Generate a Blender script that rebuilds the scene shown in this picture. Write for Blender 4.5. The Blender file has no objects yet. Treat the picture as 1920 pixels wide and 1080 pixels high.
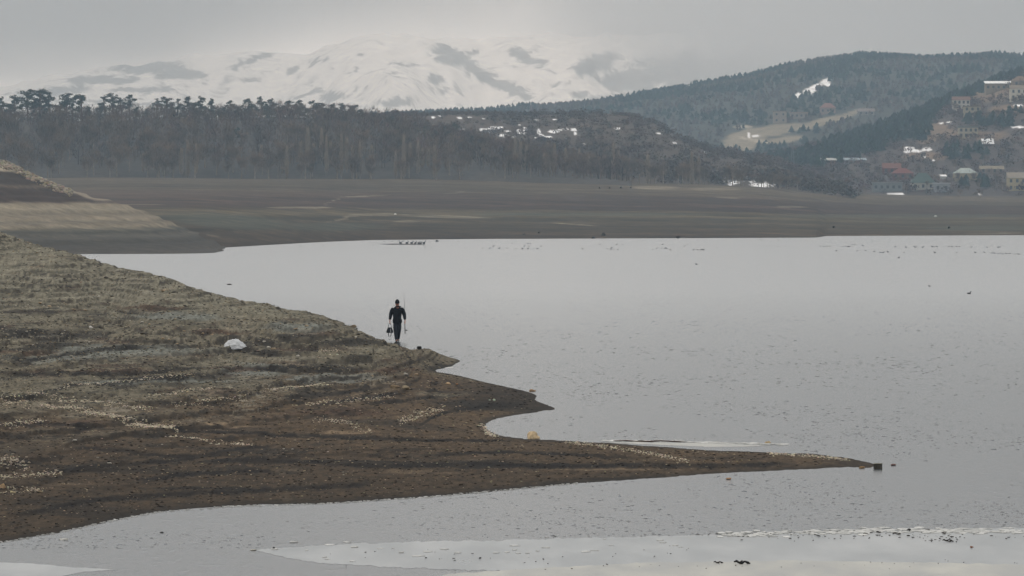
import bpy, bmesh, math, random
import numpy as np
from mathutils import Vector, Matrix

random.seed(7)
rng = np.random.default_rng(11)
S = bpy.context.scene
C = S.collection

# ------------------------------------------------------------------ camera, sky, sun, exposure
F, H, HY = 10667.0, 7.0, 390.0          # focal length in photo pixels, eye height above the water, horizon row
FH = F * H
cam_d = bpy.data.cameras.new('camera')
cam = bpy.data.objects.new('camera', cam_d)
C.objects.link(cam)
cam.location = (0, 0, H)
cam.rotation_euler = (math.radians(90), 0, 0)
cam_d.lens, cam_d.sensor_width = 200.0, 36.0
cam_d.shift_y = -150.0 / 1920.0
cam_d.clip_start, cam_d.clip_end = 1.0, 60000.0
S.camera = cam

SUN_EL, SUN_AZ = math.radians(52), math.radians(-35)     # azimuth from +Y towards +X
w = bpy.data.worlds.new('World')
S.world = w
w.use_nodes = True
nt = w.node_tree
nt.nodes.clear()
N = nt.nodes.new
def lk(a, b): nt.links.new(a, b)
out = N('ShaderNodeOutputWorld')
bg = N('ShaderNodeBackground'); bg.inputs['Strength'].default_value = 0.1
sky = N('ShaderNodeTexSky'); sky.sky_type = 'NISHITA'; sky.sun_disc = False
sky.sun_elevation = SUN_EL; sky.sun_rotation = SUN_AZ
sky.dust_density = 3.0
tc = N('ShaderNodeTexCoord')
sep = N('ShaderNodeSeparateXYZ'); lk(tc.outputs['Generated'], sep.inputs[0])
mx = N('ShaderNodeMath'); mx.operation = 'MAXIMUM'; mx.inputs[1].default_value = 0.0
lk(sep.outputs['Z'], mx.inputs[0])
grad = N('ShaderNodeMapRange')                             # overcast: the zenith is brighter than the horizon
grad.inputs['From Min'].default_value = 0.0; grad.inputs['From Max'].default_value = 1.0
grad.inputs['To Min'].default_value = 8.8; grad.inputs['To Max'].default_value = 9.4
lk(mx.outputs[0], grad.inputs['Value'])
mp = N('ShaderNodeMapping'); mp.inputs['Scale'].default_value = (1, 1, 3.2); lk(tc.outputs['Generated'], mp.inputs[0])
nz = N('ShaderNodeTexNoise'); nz.inputs['Scale'].default_value = 11.0; nz.inputs['Detail'].default_value = 5.0
nz.inputs['Roughness'].default_value = 0.5
lk(mp.outputs[0], nz.inputs['Vector'])
cl = N('ShaderNodeMapRange'); cl.inputs['From Min'].default_value = 0.3; cl.inputs['From Max'].default_value = 0.7
cl.inputs['To Min'].default_value = 0.66; cl.inputs['To Max'].default_value = 1.32
lk(nz.outputs['Fac'], cl.inputs['Value'])
mu = N('ShaderNodeMath'); mu.operation = 'MULTIPLY'; lk(grad.outputs[0], mu.inputs[0]); lk(cl.outputs[0], mu.inputs[1])
cc = N('ShaderNodeCombineColor')
for i, k in enumerate((1.0, 0.992, 0.976)):
    m_ = N('ShaderNodeMath'); m_.operation = 'MULTIPLY'; m_.inputs[1].default_value = k
    lk(mu.outputs[0], m_.inputs[0]); lk(m_.outputs[0], cc.inputs[i])
mix = N('ShaderNodeMix'); mix.data_type = 'RGBA'; mix.inputs['Factor'].default_value = 0.93
lk(sky.outputs[0], mix.inputs['A']); lk(cc.outputs[0], mix.inputs['B'])
lk(mix.outputs['Result'], bg.inputs['Color'])
lk(bg.outputs[0], out.inputs['Surface'])

sun_d = bpy.data.lights.new('sun', 'SUN')
sun_d.energy, sun_d.angle, sun_d.color = 0.6, math.radians(25), (1.0, 0.96, 0.9)
sun = bpy.data.objects.new('sun', sun_d)
C.objects.link(sun)
sd = Vector((math.sin(SUN_AZ) * math.cos(SUN_EL), math.cos(SUN_AZ) * math.cos(SUN_EL), math.sin(SUN_EL)))
sun.rotation_euler = sd.to_track_quat('Z', 'Y').to_euler()

S.view_settings.view_transform = 'Standard'
S.view_settings.look = 'None'
S.view_settings.exposure = 0.0
S.view_settings.gamma = 1.0
S.view_settings.use_curve_mapping = False
S.render.engine = 'CYCLES'
S.cycles.max_bounces = 5
S.cycles.diffuse_bounces = 2
S.cycles.glossy_bounces = 2
S.cycles.volume_bounces = 1
S.cycles.transparent_max_bounces = 6
S.cycles.use_denoising = True
S.cycles.denoising_prefilter = 'ACCURATE'
S.render.film_transparent = False

# ------------------------------------------------------------------ small helpers
def lin(r, g, b, k=1.0):
    f = lambda c: (c / 12.92 if c <= 0.04045 else ((c + 0.055) / 1.055) ** 2.4)
    return tuple(f(c / 255.0) * k for c in (r, g, b))
def tag(o, label=None, cat=None, group=None, kind=None):
    if label: o['label'] = label
    if cat: o['category'] = cat
    if group: o['group'] = group
    if kind: o['kind'] = kind
    return o
def make_mesh(name, verts, faces, mat=None, smooth=False):
    me = bpy.data.meshes.new(name)
    verts = np.asarray(verts, dtype=np.float32)
    if isinstance(faces, np.ndarray):
        k = faces.shape[1]; n = faces.shape[0]
        me.vertices.add(len(verts)); me.vertices.foreach_set('co', verts.ravel())
        me.loops.add(n * k); me.loops.foreach_set('vertex_index', faces.astype(np.int32).ravel())
        me.polygons.add(n)
        me.polygons.foreach_set('loop_start', np.arange(0, n * k, k, dtype=np.int32))
        me.polygons.foreach_set('loop_total', np.full(n, k, dtype=np.int32))
        me.update(calc_edges=True); me.validate()
    else:
        me.from_pydata([tuple(map(float, v)) for v in verts], [], faces)
        me.update()
    if smooth: me.shade_smooth()
    if mat: me.materials.append(mat)
    return me
def link(name, me, parent=None, loc=(0, 0, 0), rz=0.0):
    o = bpy.data.objects.new(name, me)
    C.objects.link(o)
    o.location = loc
    o.rotation_euler = (0, 0, rz)
    if parent: o.parent = parent
    return o
def empty(name, loc=(0, 0, 0), rz=0.0):
    o = bpy.data.objects.new(name, None)
    C.objects.link(o)
    o.location = loc
    o.rotation_euler = (0, 0, rz)
    o.empty_display_size = 0.2
    return o
def copy_tree(o, parent=None):
    c = o.copy(); C.objects.link(c)
    if parent: c.parent = parent
    for ch in list(o.children): copy_tree(ch, c)
    return c
class MB:
    """collects boxes, tubes and loose faces into one mesh"""
    def __init__(s): s.v, s.f = [], []
    def add(s, v, f):
        n = len(s.v); s.v += [tuple(p) for p in v]; s.f += [tuple(i + n for i in q) for q in f]
    def box(s, a, b):
        (x0, y0, z0), (x1, y1, z1) = a, b
        s.add([(x0, y0, z0), (x1, y0, z0), (x1, y1, z0), (x0, y1, z0), (x0, y0, z1), (x1, y0, z1), (x1, y1, z1), (x0, y1, z1)],
              [(0, 3, 2, 1), (4, 5, 6, 7), (0, 1, 5, 4), (1, 2, 6, 5), (2, 3, 7, 6), (3, 0, 4, 7)])
    def tube(s, pts, rad, n=6, caps=True):
        pts = [Vector(p) for p in pts]
        rings = []
        for i, p in enumerate(pts):
            d = (pts[min(i + 1, len(pts) - 1)] - pts[max(i - 1, 0)]).normalized()
            u = d.cross(Vector((0.13, 0.92, 0.31))).normalized(); v = d.cross(u)
            r = rad[i] if hasattr(rad, '__len__') else rad
            rings.append([p + (u * math.cos(2 * math.pi * k / n) + v * math.sin(2 * math.pi * k / n)) * r for k in range(n)])
        vs = [q for ring in rings for q in ring]
        fs = [(i * n + k, i * n + (k + 1) % n, (i + 1) * n + (k + 1) % n, (i + 1) * n + k) for i in range(len(pts) - 1) for k in range(n)]
        if caps: fs += [tuple(range(n - 1, -1, -1)), tuple((len(pts) - 1) * n + k for k in range(n))]
        s.add(vs, fs)
    def mesh(s, name, mat, smooth=False): return make_mesh(name, s.v, s.f, mat, smooth)

# numpy gradient noise
_perm = rng.permutation(256); _perm = np.concatenate([_perm, _perm, _perm])
_ga = rng.random(256) * 2 * math.pi
_gx, _gy = np.cos(_ga), np.sin(_ga)
def perlin(x, y):
    xi, yi = np.floor(x).astype(int), np.floor(y).astype(int)
    xf, yf = x - xi, y - yi
    xi &= 255; yi &= 255
    u = xf * xf * xf * (xf * (xf * 6 - 15) + 10); v = yf * yf * yf * (yf * (yf * 6 - 15) + 10)
    def g(ix, iy, dx, dy):
        h = _perm[_perm[ix & 255] + (iy & 255)]
        return _gx[h] * dx + _gy[h] * dy
    a = g(xi, yi, xf, yf); b = g(xi + 1, yi, xf - 1, yf); c = g(xi, yi + 1, xf, yf - 1); d = g(xi + 1, yi + 1, xf - 1, yf - 1)
    return ((a + u * (b - a)) + v * ((c + u * (d - c)) - (a + u * (b - a)))) * 1.4
def fbm(x, y, o=4, g=0.5):
    s = 0.0; a = 1.0; t = 0.0
    for i in range(o):
        s = s + a * perlin(x + 17.3 * i, y - 9.1 * i); t += a; a *= g; x = x * 2.03; y = y * 2.03
    return s / t
def sst(a, b, x):
    t = np.clip((x - a) / (b - a), 0, 1); return t * t * (3 - 2 * t)
def mixc(a, b, t): return a * (1 - t[..., None]) + np.asarray(b) * t[..., None]

# ------------------------------------------------------------------ materials
def new_mat(name):
    m = bpy.data.materials.new(name); m.use_nodes = True
    n = m.node_tree
    return m, n, n.nodes['Principled BSDF']
def mat_simple(name, col, rough=0.8, var=0.25, scale=3.0, spec=0.3, bump=0.0, bscale=None, coat=0.0):
    m, n, b = new_mat(name)
    b.inputs['Roughness'].default_value = rough
    b.inputs['Specular IOR Level'].default_value = spec
    b.inputs['Coat Weight'].default_value = coat
    t = n.nodes.new('ShaderNodeTexCoord')
    z = n.nodes.new('ShaderNodeTexNoise'); z.inputs['Scale'].default_value = scale; z.inputs['Detail'].default_value = 5
    n.links.new(t.outputs['Object'], z.inputs['Vector'])
    mr = n.nodes.new('ShaderNodeMapRange'); mr.inputs['From Min'].default_value = 0.3; mr.inputs['From Max'].default_value = 0.7
    mr.inputs['To Min'].default_value = 1 - var; mr.inputs['To Max'].default_value = 1 + var
    n.links.new(z.outputs['Fac'], mr.inputs['Value'])
    oi = n.nodes.new('ShaderNodeObjectInfo')
    m2 = n.nodes.new('ShaderNodeMapRange'); m2.inputs['To Min'].default_value = 1 - var * 0.5; m2.inputs['To Max'].default_value = 1 + var * 0.5
    n.links.new(oi.outputs['Random'], m2.inputs['Value'])
    mm = n.nodes.new('ShaderNodeMath'); mm.operation = 'MULTIPLY'
    n.links.new(mr.outputs[0], mm.inputs[0]); n.links.new(m2.outputs[0], mm.inputs[1])
    vm = n.nodes.new('ShaderNodeVectorMath'); vm.operation = 'SCALE'; vm.inputs[0].default_value = col
    n.links.new(mm.outputs[0], vm.inputs['Scale']); n.links.new(vm.outputs[0], b.inputs['Base Color'])
    if bump:
        z2 = n.nodes.new('ShaderNodeTexNoise'); z2.inputs['Scale'].default_value = bscale or scale * 4; z2.inputs['Detail'].default_value = 4
        n.links.new(t.outputs['Object'], z2.inputs['Vector'])
        bp = n.nodes.new('ShaderNodeBump'); bp.inputs['Strength'].default_value = 0.8; bp.inputs['Distance'].default_value = bump
        n.links.new(z2.outputs['Fac'], bp.inputs['Height']); n.links.new(bp.outputs[0], b.inputs['Normal'])
    return m
def mat_vcol(name, rough=0.9, octs=((0.5, 0.2),), bump=None, spec=0.2, mapscale=(1, 1, 1)):
    """albedo from the mesh's own soil/snow/plant colours, broken up by noise at the given (scale, amount) pairs"""
    m, n, b = new_mat(name)
    b.inputs['Roughness'].default_value = rough; b.inputs['Specular IOR Level'].default_value = spec
    at = n.nodes.new('ShaderNodeAttribute'); at.attribute_name = 'soil'
    g = n.nodes.new('ShaderNodeNewGeometry')
    mpn = n.nodes.new('ShaderNodeMapping'); mpn.inputs['Scale'].default_value = mapscale
    n.links.new(g.outputs['Position'], mpn.inputs[0])
    fac = None
    for sc, amt in octs:
        z = n.nodes.new('ShaderNodeTexNoise'); z.inputs['Scale'].default_value = sc; z.inputs['Detail'].default_value = 4; z.inputs['Roughness'].default_value = 0.65
        n.links.new(mpn.outputs[0], z.inputs['Vector'])
        mr = n.nodes.new('ShaderNodeMapRange'); mr.inputs['From Min'].default_value = 0.28; mr.inputs['From Max'].default_value = 0.72
        mr.inputs['To Min'].default_value = 1 - amt; mr.inputs['To Max'].default_value = 1 + amt
        n.links.new(z.outputs['Fac'], mr.inputs['Value'])
        if fac is None: fac = mr.outputs[0]
        else:
            mm = n.nodes.new('ShaderNodeMath'); mm.operation = 'MULTIPLY'
            n.links.new(fac, mm.inputs[0]); n.links.new(mr.outputs[0], mm.inputs[1]); fac = mm.outputs[0]
    vm = n.nodes.new('ShaderNodeVectorMath'); vm.operation = 'SCALE'
    n.links.new(at.outputs['Color'], vm.inputs[0]); n.links.new(fac, vm.inputs['Scale'])
    n.links.new(vm.outputs[0], b.inputs['Base Color'])
    if bump:
        prev = None
        for sc, dist in bump:
            z = n.nodes.new('ShaderNodeTexNoise'); z.inputs['Scale'].default_value = sc; z.inputs['Detail'].default_value = 5; z.inputs['Roughness'].default_value = 0.6
            n.links.new(g.outputs['Position'], z.inputs['Vector'])
            bp = n.nodes.new('ShaderNodeBump'); bp.inputs['Strength'].default_value = 1.0; bp.inputs['Distance'].default_value = dist
            n.links.new(z.outputs['Fac'], bp.inputs['Height'])
            if prev: n.links.new(prev, bp.inputs['Normal'])
            prev = bp.outputs[0]
        n.links.new(prev, b.inputs['Normal'])
    return m
def set_soil(me, cols):
    a = me.color_attributes.new('soil', 'FLOAT_COLOR', 'POINT')
    c = np.ones((len(cols), 4), dtype=np.float32); c[:, :3] = np.clip(cols, 0.004, 0.95)
    a.data.foreach_set('color', c.ravel())

# ------------------------------------------------------------------ the near bank: height from survey points (pixel column, water-plane row, metres)
def row_of(D): return HY + FH / D
def D_of(q): return FH / (q - HY)
ctl = []
shore_lo = [(-250, 1075), (-120, 1045), (0, 1018), (100, 1001), (200, 979), (300, 960), (430, 950), (600, 945), (720, 938), (830, 930), (960, 918),
            (1100, 905), (1200, 898), (1310, 890), (1400, 885), (1500, 880), (1600, 876), (1640, 873)]
shore_hi = [(1625, 866), (1590, 859), (1550, 854), (1450, 849), (1350, 845), (1240, 838), (1130, 830), (1050, 826), (980, 822), (925, 812), (910, 797),
            (930, 786), (975, 777), (1020, 770), (1040, 766)]
shore_up = [(1020, 757), (1003, 750), (1006, 742), (975, 731), (920, 719), (868, 706), (830, 699), (817, 694), (835, 690), (856, 681), (862, 676)]
for p, q in shore_lo + shore_hi + shore_up: ctl.append((p, q, 0.0))
crest = [(800, 655, 680), (745, 640, 690), (670, 615, 682), (600, 592, 670), (500, 570, 655), (430, 555, 645), (330, 525, 628), (270, 510, 618),
         (200, 495, 606), (135, 480, 596), (60, 463, 586), (0, 447, 577), (-120, 425, 568), (-300, 400, 560)]
for p, y, q in crest:
    y = y + np.interp(p, [0, 430, 520, 700, 800], [20, 15, 7, 5, 0])
    z = H * (1 - (y - HY) / (q - HY)); ctl.append((p, q, z))
    ctl.append((p, q - 9, z * 0.62)); ctl.append((p, q - 20, z * 0.2 - 0.6)); ctl.append((p, q - 36, -1.2))
ctl += [(-250, 900, .75), (-250, 780, 1.7), (-250, 680, 3.2), (-250, 610, 5.2),
        (0, 960, .2), (0, 900, .42), (0, 800, 1.05), (0, 700, 2.25), (0, 640, 3.3), (200, 900, .3), (200, 820, .7), (200, 730, 1.5), (200, 660, 2.5),
        (450, 900, .18), (450, 850, .34), (450, 770, .8), (450, 700, 1.6), (620, 880, .22), (620, 790, .5), (620, 730, .95), (740, 850, .27), (740, 770, .47), (740, 725, .75),
        (830, 860, .22), (830, 790, .25), (830, 740, .32), (830, 715, .2), (900, 860, .18), (880, 800, .09), (880, 765, .22), (900, 740, .24), (950, 752, .2), (990, 757, .12),
        (960, 868, .17), (1100, 868, .16), (1250, 866, .13), (1400, 864, .1), (1520, 864, .06),
        (300, 1010, -.35), (0, 1070, -.35), (520, 985, -.3), (700, 975, -.3), (1000, 955, -.3), (1300, 925, -.3), (1550, 908, -.3), (1700, 890, -.35), (1740, 868, -.4),
        (1680, 845, -.35), (1450, 822, -.3), (1250, 806, -.3), (1100, 798, -.25), (990, 797, -.1), (1090, 772, -.25), (1080, 745, -.35), (1040, 722, -.35), (940, 700, -.3),
        (880, 690, -.12), (910, 672, -.4), (880, 655, -.8), (820, 650, -1), (1250, 700, -1), (1250, 760, -.6), (1850, 800, -1), (1900, 950, -1), (1500, 990, -.9), (900, 1040, -.9),
        (500, 1060, -.9), (200, 1120, -.9), (1200, 1100, -1), (1900, 1120, -1), (1300, 600, -1.2), (1800, 650, -1.2)]
ctl = np.array(ctl, dtype=float)
def _ker(r2): return np.where(r2 > 1e-12, 0.5 * r2 * np.log(np.maximum(r2, 1e-12)), 0.0)
_cu, _cv = ctl[:, 0] / 100.0, ctl[:, 1] / 40.0
def _tps():
    n = len(ctl)
    K = _ker((_cu[:, None] - _cu) ** 2 + (_cv[:, None] - _cv) ** 2) + np.eye(n) * 1e-4
    Pm = np.stack([np.ones(n), _cu, _cv], 1)
    A = np.zeros((n + 3, n + 3)); A[:n, :n] = K; A[:n, n:] = Pm; A[n:, :n] = Pm.T
    return np.linalg.solve(A, np.concatenate([ctl[:, 2], np.zeros(3)]))
_wt = _tps()
def base_near(px, q):
    shp = px.shape; u, v = px.ravel() / 100.0, q.ravel() / 40.0
    o = np.empty(len(u))
    for i in range(0, len(u), 60000):
        a, b = u[i:i + 60000], v[i:i + 60000]
        o[i:i + 60000] = _ker((a[:, None] - _cu) ** 2 + (b[:, None] - _cv) ** 2) @ _wt[:-3] + _wt[-3] + _wt[-2] * a + _wt[-1] * b
    return o.reshape(shp)
def bench_s(x, D, z):
    off = 1.1 * fbm(x / 9.0, D / 30.0, 3) + 0.45 * fbm(x / 1.7, D / 6.0, 3) + 0.3 * fbm(x / 0.45, D / 2.0, 2)
    return np.where(z < 1, 10.0 * np.sqrt(np.maximum(z, 0)), 10 + 5.0 * (z - 1)) + off, off
gpx = np.arange(-260, 1702, 2.0)
gq = np.concatenate([np.arange(528, 700, 0.8), np.arange(700, 1100, 1.0)])
PX, Q = np.meshgrid(gpx, gq)
BZ = base_near(PX, Q)
_PY = np.maximum.accumulate(HY + (Q - HY) * (1 - np.maximum(BZ, 0) / H), axis=0)
def plan_row(px, py):
    """row of the water plane under the ground seen at photo pixels px, py"""
    c = np.clip(((np.asarray(px) + 260) / 2).astype(int), 0, len(gpx) - 1)
    return np.array([np.interp(b, _PY[:, a], gq) for a, b in zip(c, np.asarray(py, float))])
ledges = [[(30, 966), (75, 957), (130, 944), (190, 935), (270, 928), (350, 924), (440, 920), (530, 916), (624, 911), (700, 906)],
          [(80, 884), (130, 878), (200, 871), (270, 863), (350, 856), (400, 848), (440, 842), (480, 836), (512, 834)],
          [(300, 800), (420, 807), (480, 810), (560, 814), (640, 818), (720, 821), (800, 824), (880, 825), (960, 826)],
          [(380, 864), (440, 862), (540, 861), (640, 868), (720, 873), (800, 871), (900, 868), (960, 870), (1060, 874), (1130, 870), (1250, 872), (1380, 873), (1480, 869)],
          [(555, 740), (620, 732), (680, 727), (725, 722)], [(585, 756), (650, 747), (700, 742), (765, 736)], [(788, 794), (830, 772), (880, 764), (930, 757), (965, 757)], [(680, 753), (740, 750), (810, 741), (845, 741)],
          [(742, 684), (780, 674), (812, 665)], [(560, 654), (620, 650), (680, 645), (725, 642)], [(645, 671), (720, 668), (765, 655)], [(0, 697), (100, 697), (250, 695), (330, 690), (410, 686)],
          [(225, 578), (250, 584), (310, 575), (410, 569)], [(140, 834), (260, 848), (350, 852), (430, 850)], [(0, 668), (90, 664), (200, 650), (290, 648)], [(400, 612), (470, 607), (560, 614), (610, 606)],
          [(0, 742), (60, 738), (140, 720), (300, 706), (420, 700)], [(480, 690), (560, 688), (640, 676)], [(0, 790), (120, 792), (220, 800)], [(0, 540), (90, 546), (180, 541), (290, 534)], [(260, 900), (340, 888), (460, 880), (560, 884)], [(820, 850), (940, 846), (1060, 850), (1180, 857)]]
def _rows(P):
    px = np.arange(P[0][0], P[-1][0] + 1, 6.0); q = plan_row(px, np.interp(px, [p[0] for p in P], [p[1] for p in P]))
    return px, q
ledge_rows = [_rows(P) for P in ledges]
def ledge_delta(px, q):
    """drop in metres below old wave-cut ledges, and how near each place is to a ledge face"""
    drop = np.zeros_like(px); face = np.zeros_like(px)
    wob = 2.0 * perlin(px / 23.0, q / 60.0) + 1.3 * perlin(px / 7.0, q / 30.0 + 7)
    for kk_, (lx, lq) in enumerate(ledge_rows):
        wd_ = (3.6, 2.4, 2.2, 3.6)[kk_] if kk_ < 4 else 2.6
        m = (px > lx[0] - 30) & (px < lx[-1] + 30)
        d = q[m] + wob[m] - np.interp(px[m], lx, lq)
        en = sst(lx[0] - 30, lx[0] + 30, px[m]) * (1 - sst(lx[-1] - 40, lx[-1] + 30, px[m])) * (.7 + .3 * sst(-.3, .2, perlin(px[m] / 40.0 + 3, q[m] / 400.0)))
        hgt = .03 + .0006 * np.maximum(0, 800 - lq.mean())
        drop[m] += en * hgt * sst(-1.2, 1.0, d) * np.exp(-np.maximum(d, 0) / 12.0) 
        face[m] = np.maximum(face[m], en * np.exp(-np.abs((d - .2) / wd_) ** 2.5))
    return drop, face
def near_z(px, q):
    D = D_of(q); x = (px - 960) / F * D
    z = base_near(px, q)
    # old waterlines: soft benches with a small scarp below each
    land = sst(0.08, 0.35, z)
    s, off = bench_s(x, D, z)
    fr = s - np.floor(s)
    tb = np.floor(s) + sst(0.74, 0.95, fr) - off
    bench = np.where(tb < 10, (tb / 10.0) * np.abs(tb / 10.0), 1 + (tb - 10) / 5.0)
    k = land * (0.55 + 0.45 * sst(-0.25, 0.25, fbm(x / 6.0 + 40, D / 20.0, 2)))
    z = z * (1 - k) + bench * k
    fine = np.clip(z * 6.0, 0.12, 1.0)
    ru = 1 + 0.25 * sst(0.3, 1.0, z)
    z = z + fine * ru * (0.042 * fbm(x / 1.1, D / 2.4, 4, 0.6) + 0.024 * fbm(x / 0.2, D / 1.0, 3, 0.7))
    z = z + sst(0.25, 0.9, z) * 0.13 * fbm(x / 3.2 + 11, D / 9.0, 3, 0.5)
    z = z + 0.012 * fbm(x / 0.3 + 9, D / 0.8, 3, 0.6) * sst(-.3, -.02, z)
    z = z - ledge_delta(px, q)[0] * sst(.02, .1, z)
    return z
ZN = near_z(PX, Q)
DN = D_of(Q); XN = (PX - 960) / F * DN
def near_hit(px, py):
    """the place on the near bank (or the water) seen at a photo pixel: x, y, z"""
    qs = np.arange(1095, 530, -0.5)
    z = np.maximum(near_z(np.full_like(qs, px, dtype=float), qs), 0.0)
    ya = HY + (qs - HY) * (1 - z / H)
    i = int(np.argmax(ya <= py))
    D = D_of(qs[i]); return ((px - 960) / F * D, D, float(z[i]))
def water_hit(px, py, z=0.0):
    D = F * (H - z) / (py - HY); return ((px - 960) / F * D, D, z)
def grid_faces(nr, nc, keep=None):
    i = (np.arange(nr - 1)[:, None] * nc + np.arange(nc - 1)).ravel()
    f = np.stack([i, i + nc, i + nc + 1, i + 1], 1)[:, ::-1]
    if keep is not None: f = f[keep]
    return f
def compact(V, f, extra):
    used = np.zeros(len(V), bool); used[f.ravel()] = True
    idx = np.cumsum(used) - 1
    return V[used], idx[f], extra[used]

mud = np.array(lin(84, 69, 51)); gravel = np.array(lin(101, 96, 81)); tan = np.array(lin(106, 102, 87)); rust = np.array(lin(70, 53, 40)); peat = np.array(lin(48, 43, 37)); wet = np.array(lin(52, 46, 39)); pale = np.array(lin(128, 115, 96))
n1 = fbm(XN / 5.0, DN / 16.0, 4); n2 = fbm(XN / 2.2 + 50, DN / 9.0, 4); n3 = fbm(XN / 0.8, DN / 3.0, 3); n4 = fbm(XN / 11.0 + 7, DN / 40.0, 3)
col = np.broadcast_to(mud, XN.shape + (3,)).copy()
up = sst(0.42, 0.95, ZN + 0.45 * n1 + 0.2 * n3)
up = np.maximum(up, (1 - sst(700, 728, Q)) * (.7 + .3 * n3))
col = mixc(col, gravel, up * (0.75 + 0.25 * np.clip(n2 + .4, 0, 1)))
col = mixc(col, tan, sst(1.7, 2.6, ZN + 0.5 * n2) * 0.85)
band = ZN / 0.42 + 1.1 * n4 + 0.4 * n1
bf = band - np.floor(band)
col = mixc(col, rust, sst(0.72, 0.9, bf) * sst(-0.12, 0.28, n2) * sst(0.25, 0.6, ZN) * 0.85)
col = mixc(col, peat, sst(0.15, 0.42, n1 - 0.35 * n3) * sst(0.2, 0.7, ZN) * (1 - 0.8 * sst(2.2, 3.0, ZN)) * 0.8)
col = mixc(col, pale, sst(0.3, 0.5, n2 - 0.2 * n3) * 0.35)
low = (1 - sst(0.3, 0.7, ZN))
col = mixc(col, peat, low * sst(0.1, 0.35, fbm(XN / 6.0 + 20, DN / 5.0, 3)) * 0.55)
col = mixc(col, peat, sst(820, 980, PX) * (Q < 775) * 0.75)
col = mixc(col, wet, (1 - sst(0.0, 0.06, ZN)) * 0.8)
PYN = HY + (Q - HY) * (1 - np.maximum(BZ, 0) / H)
def patch(lst, c, amt, rag=.5):
    global col
    wx, wy = 34 * n2 + 20 * n3, 5 * n1 + 4 * n3
    col = mixc(col, np.array(lin(*c)), sst(.5, 1.1, spots0(PX + wx, PYN + wy, lst) + rag * n3 * .6) * amt)
def spots0(px, py, lst): 
    m = np.zeros_like(px)
    for (a, b, rx, ry) in lst: m = np.maximum(m, 1.6 - np.sqrt(((px - a) / rx) ** 2 + ((py - b) / ry) ** 2) * 1.1)
    return m
patch([(250, 655, 200, 14), (120, 668, 150, 10), (480, 690, 80, 18), (330, 592, 110, 10), (620, 705, 130, 12), (560, 610, 80, 12), (300, 712, 200, 7)], (100, 103, 97), .75)
patch([(150, 520, 230, 16), (60, 488, 110, 12), (220, 556, 200, 11), (420, 575, 90, 8), (830, 737, 60, 6), (700, 652, 60, 5)], (109, 104, 89), .7)
patch([(80, 625, 150, 12), (50, 650, 120, 5), (610, 688, 80, 8), (240, 583, 22, 6), (640, 640, 110, 9), (560, 628, 60, 7), (900, 757, 110, 14), (830, 690, 40, 12), (280, 705, 180, 3), (400, 915, 200, 3), (200, 935, 140, 4), (1000, 872, 300, 4), (640, 865, 200, 3), (500, 660, 50, 6)], (42, 37, 31), .8)
patch([(410, 622, 70, 7), (40, 656, 110, 4), (450, 688, 80, 5), (180, 692, 170, 4), (550, 652, 80, 5), (280, 575, 90, 4), (720, 690, 80, 6), (640, 770, 120, 8), (100, 790, 140, 6)], (78, 56, 41), .75)
patch([(640, 808, 80, 3), (780, 884, 90, 4), (560, 816, 50, 2), (430, 795, 80, 3), (1120, 880, 160, 3), (120, 905, 60, 4), (30, 745, 50, 8), (50, 790, 60, 5)], (128, 110, 88), .55)
col *= .97
col *= np.clip(1 + 0.75 * fbm(XN / 0.25, DN / 1.2, 3, 0.75), .25, 2.2)[..., None]
bs, _o = bench_s(XN, DN, BZ); bs = bs - np.floor(bs)
scarp = sst(.7, .78, bs) * (1 - sst(.9, .96, bs)) * sst(.08, .3, ZN) * sst(-.3, .2, fbm(XN / 6.0 + 40, DN / 20.0, 2))
col = mixc(col, np.array(lin(44, 37, 30)), scarp * (.5 + .4 * sst(-.2, .3, n3)))       # eroded faces show the dark subsoil
bl = 15 * np.sqrt(np.maximum(ZN, 0)) + 0.9 * fbm(XN / 7.0 + 30, DN / 22.0, 3); bl = bl - np.floor(bl)
col = mixc(col, peat, np.exp(-((bl - .5) / .1) ** 2) * sst(-.15, .25, fbm(XN / 3.0 + 5, DN / 14.0, 3)) * sst(.06, .2, ZN) * .75)      # dark weed left along old waterlines
col = mixc(col, np.array(lin(128, 122, 108)), np.exp(-((bl - .78) / .07) ** 2) * sst(0.0, .35, fbm(XN / 2.6 + 25, DN / 12.0, 3)) * sst(.3, .6, ZN) * .6)
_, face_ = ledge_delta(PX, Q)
col *= (1 - .30 * sst(800, 930, Q) * (PX < 1250))[..., None]      # damper mud towards the water
col = mixc(col, np.array(lin(26, 20, 15)), np.clip(face_ * (1.0 + .5 * n3), 0, 1) * .92)      # near-black tone along the ledge faces
lum = col.mean(-1); col *= (np.clip(lum / .078, .3, 2.2) ** .42)[..., None]
nr, nc = PX.shape
m00, m01, m10, m11 = ZN[:-1, :-1], ZN[:-1, 1:], ZN[1:, :-1], ZN[1:, 1:]
keep = (np.maximum(np.maximum(m00, m01), np.maximum(m10, m11)) > -0.12).ravel()
V = np.stack([XN, DN, ZN], -1).reshape(-1, 3)
v_, f_, c_ = compact(V, grid_faces(nr, nc, keep), col.reshape(-1, 3))
m_near = mat_vcol('dried mud and gravel', 0.95, ((1.3, 0.22), (7.0, 0.38), (26.0, 0.35)), ((3.0, 0.05), (14.0, 0.035)), spec=0.15)
me = make_mesh('lake_shore', v_, f_, m_near, True); set_soil(me, c_)
tag(link('lake_shore', me), 'brown drained reservoir bank with terraces and a long low mud spit', None, None, 'structure')

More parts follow.
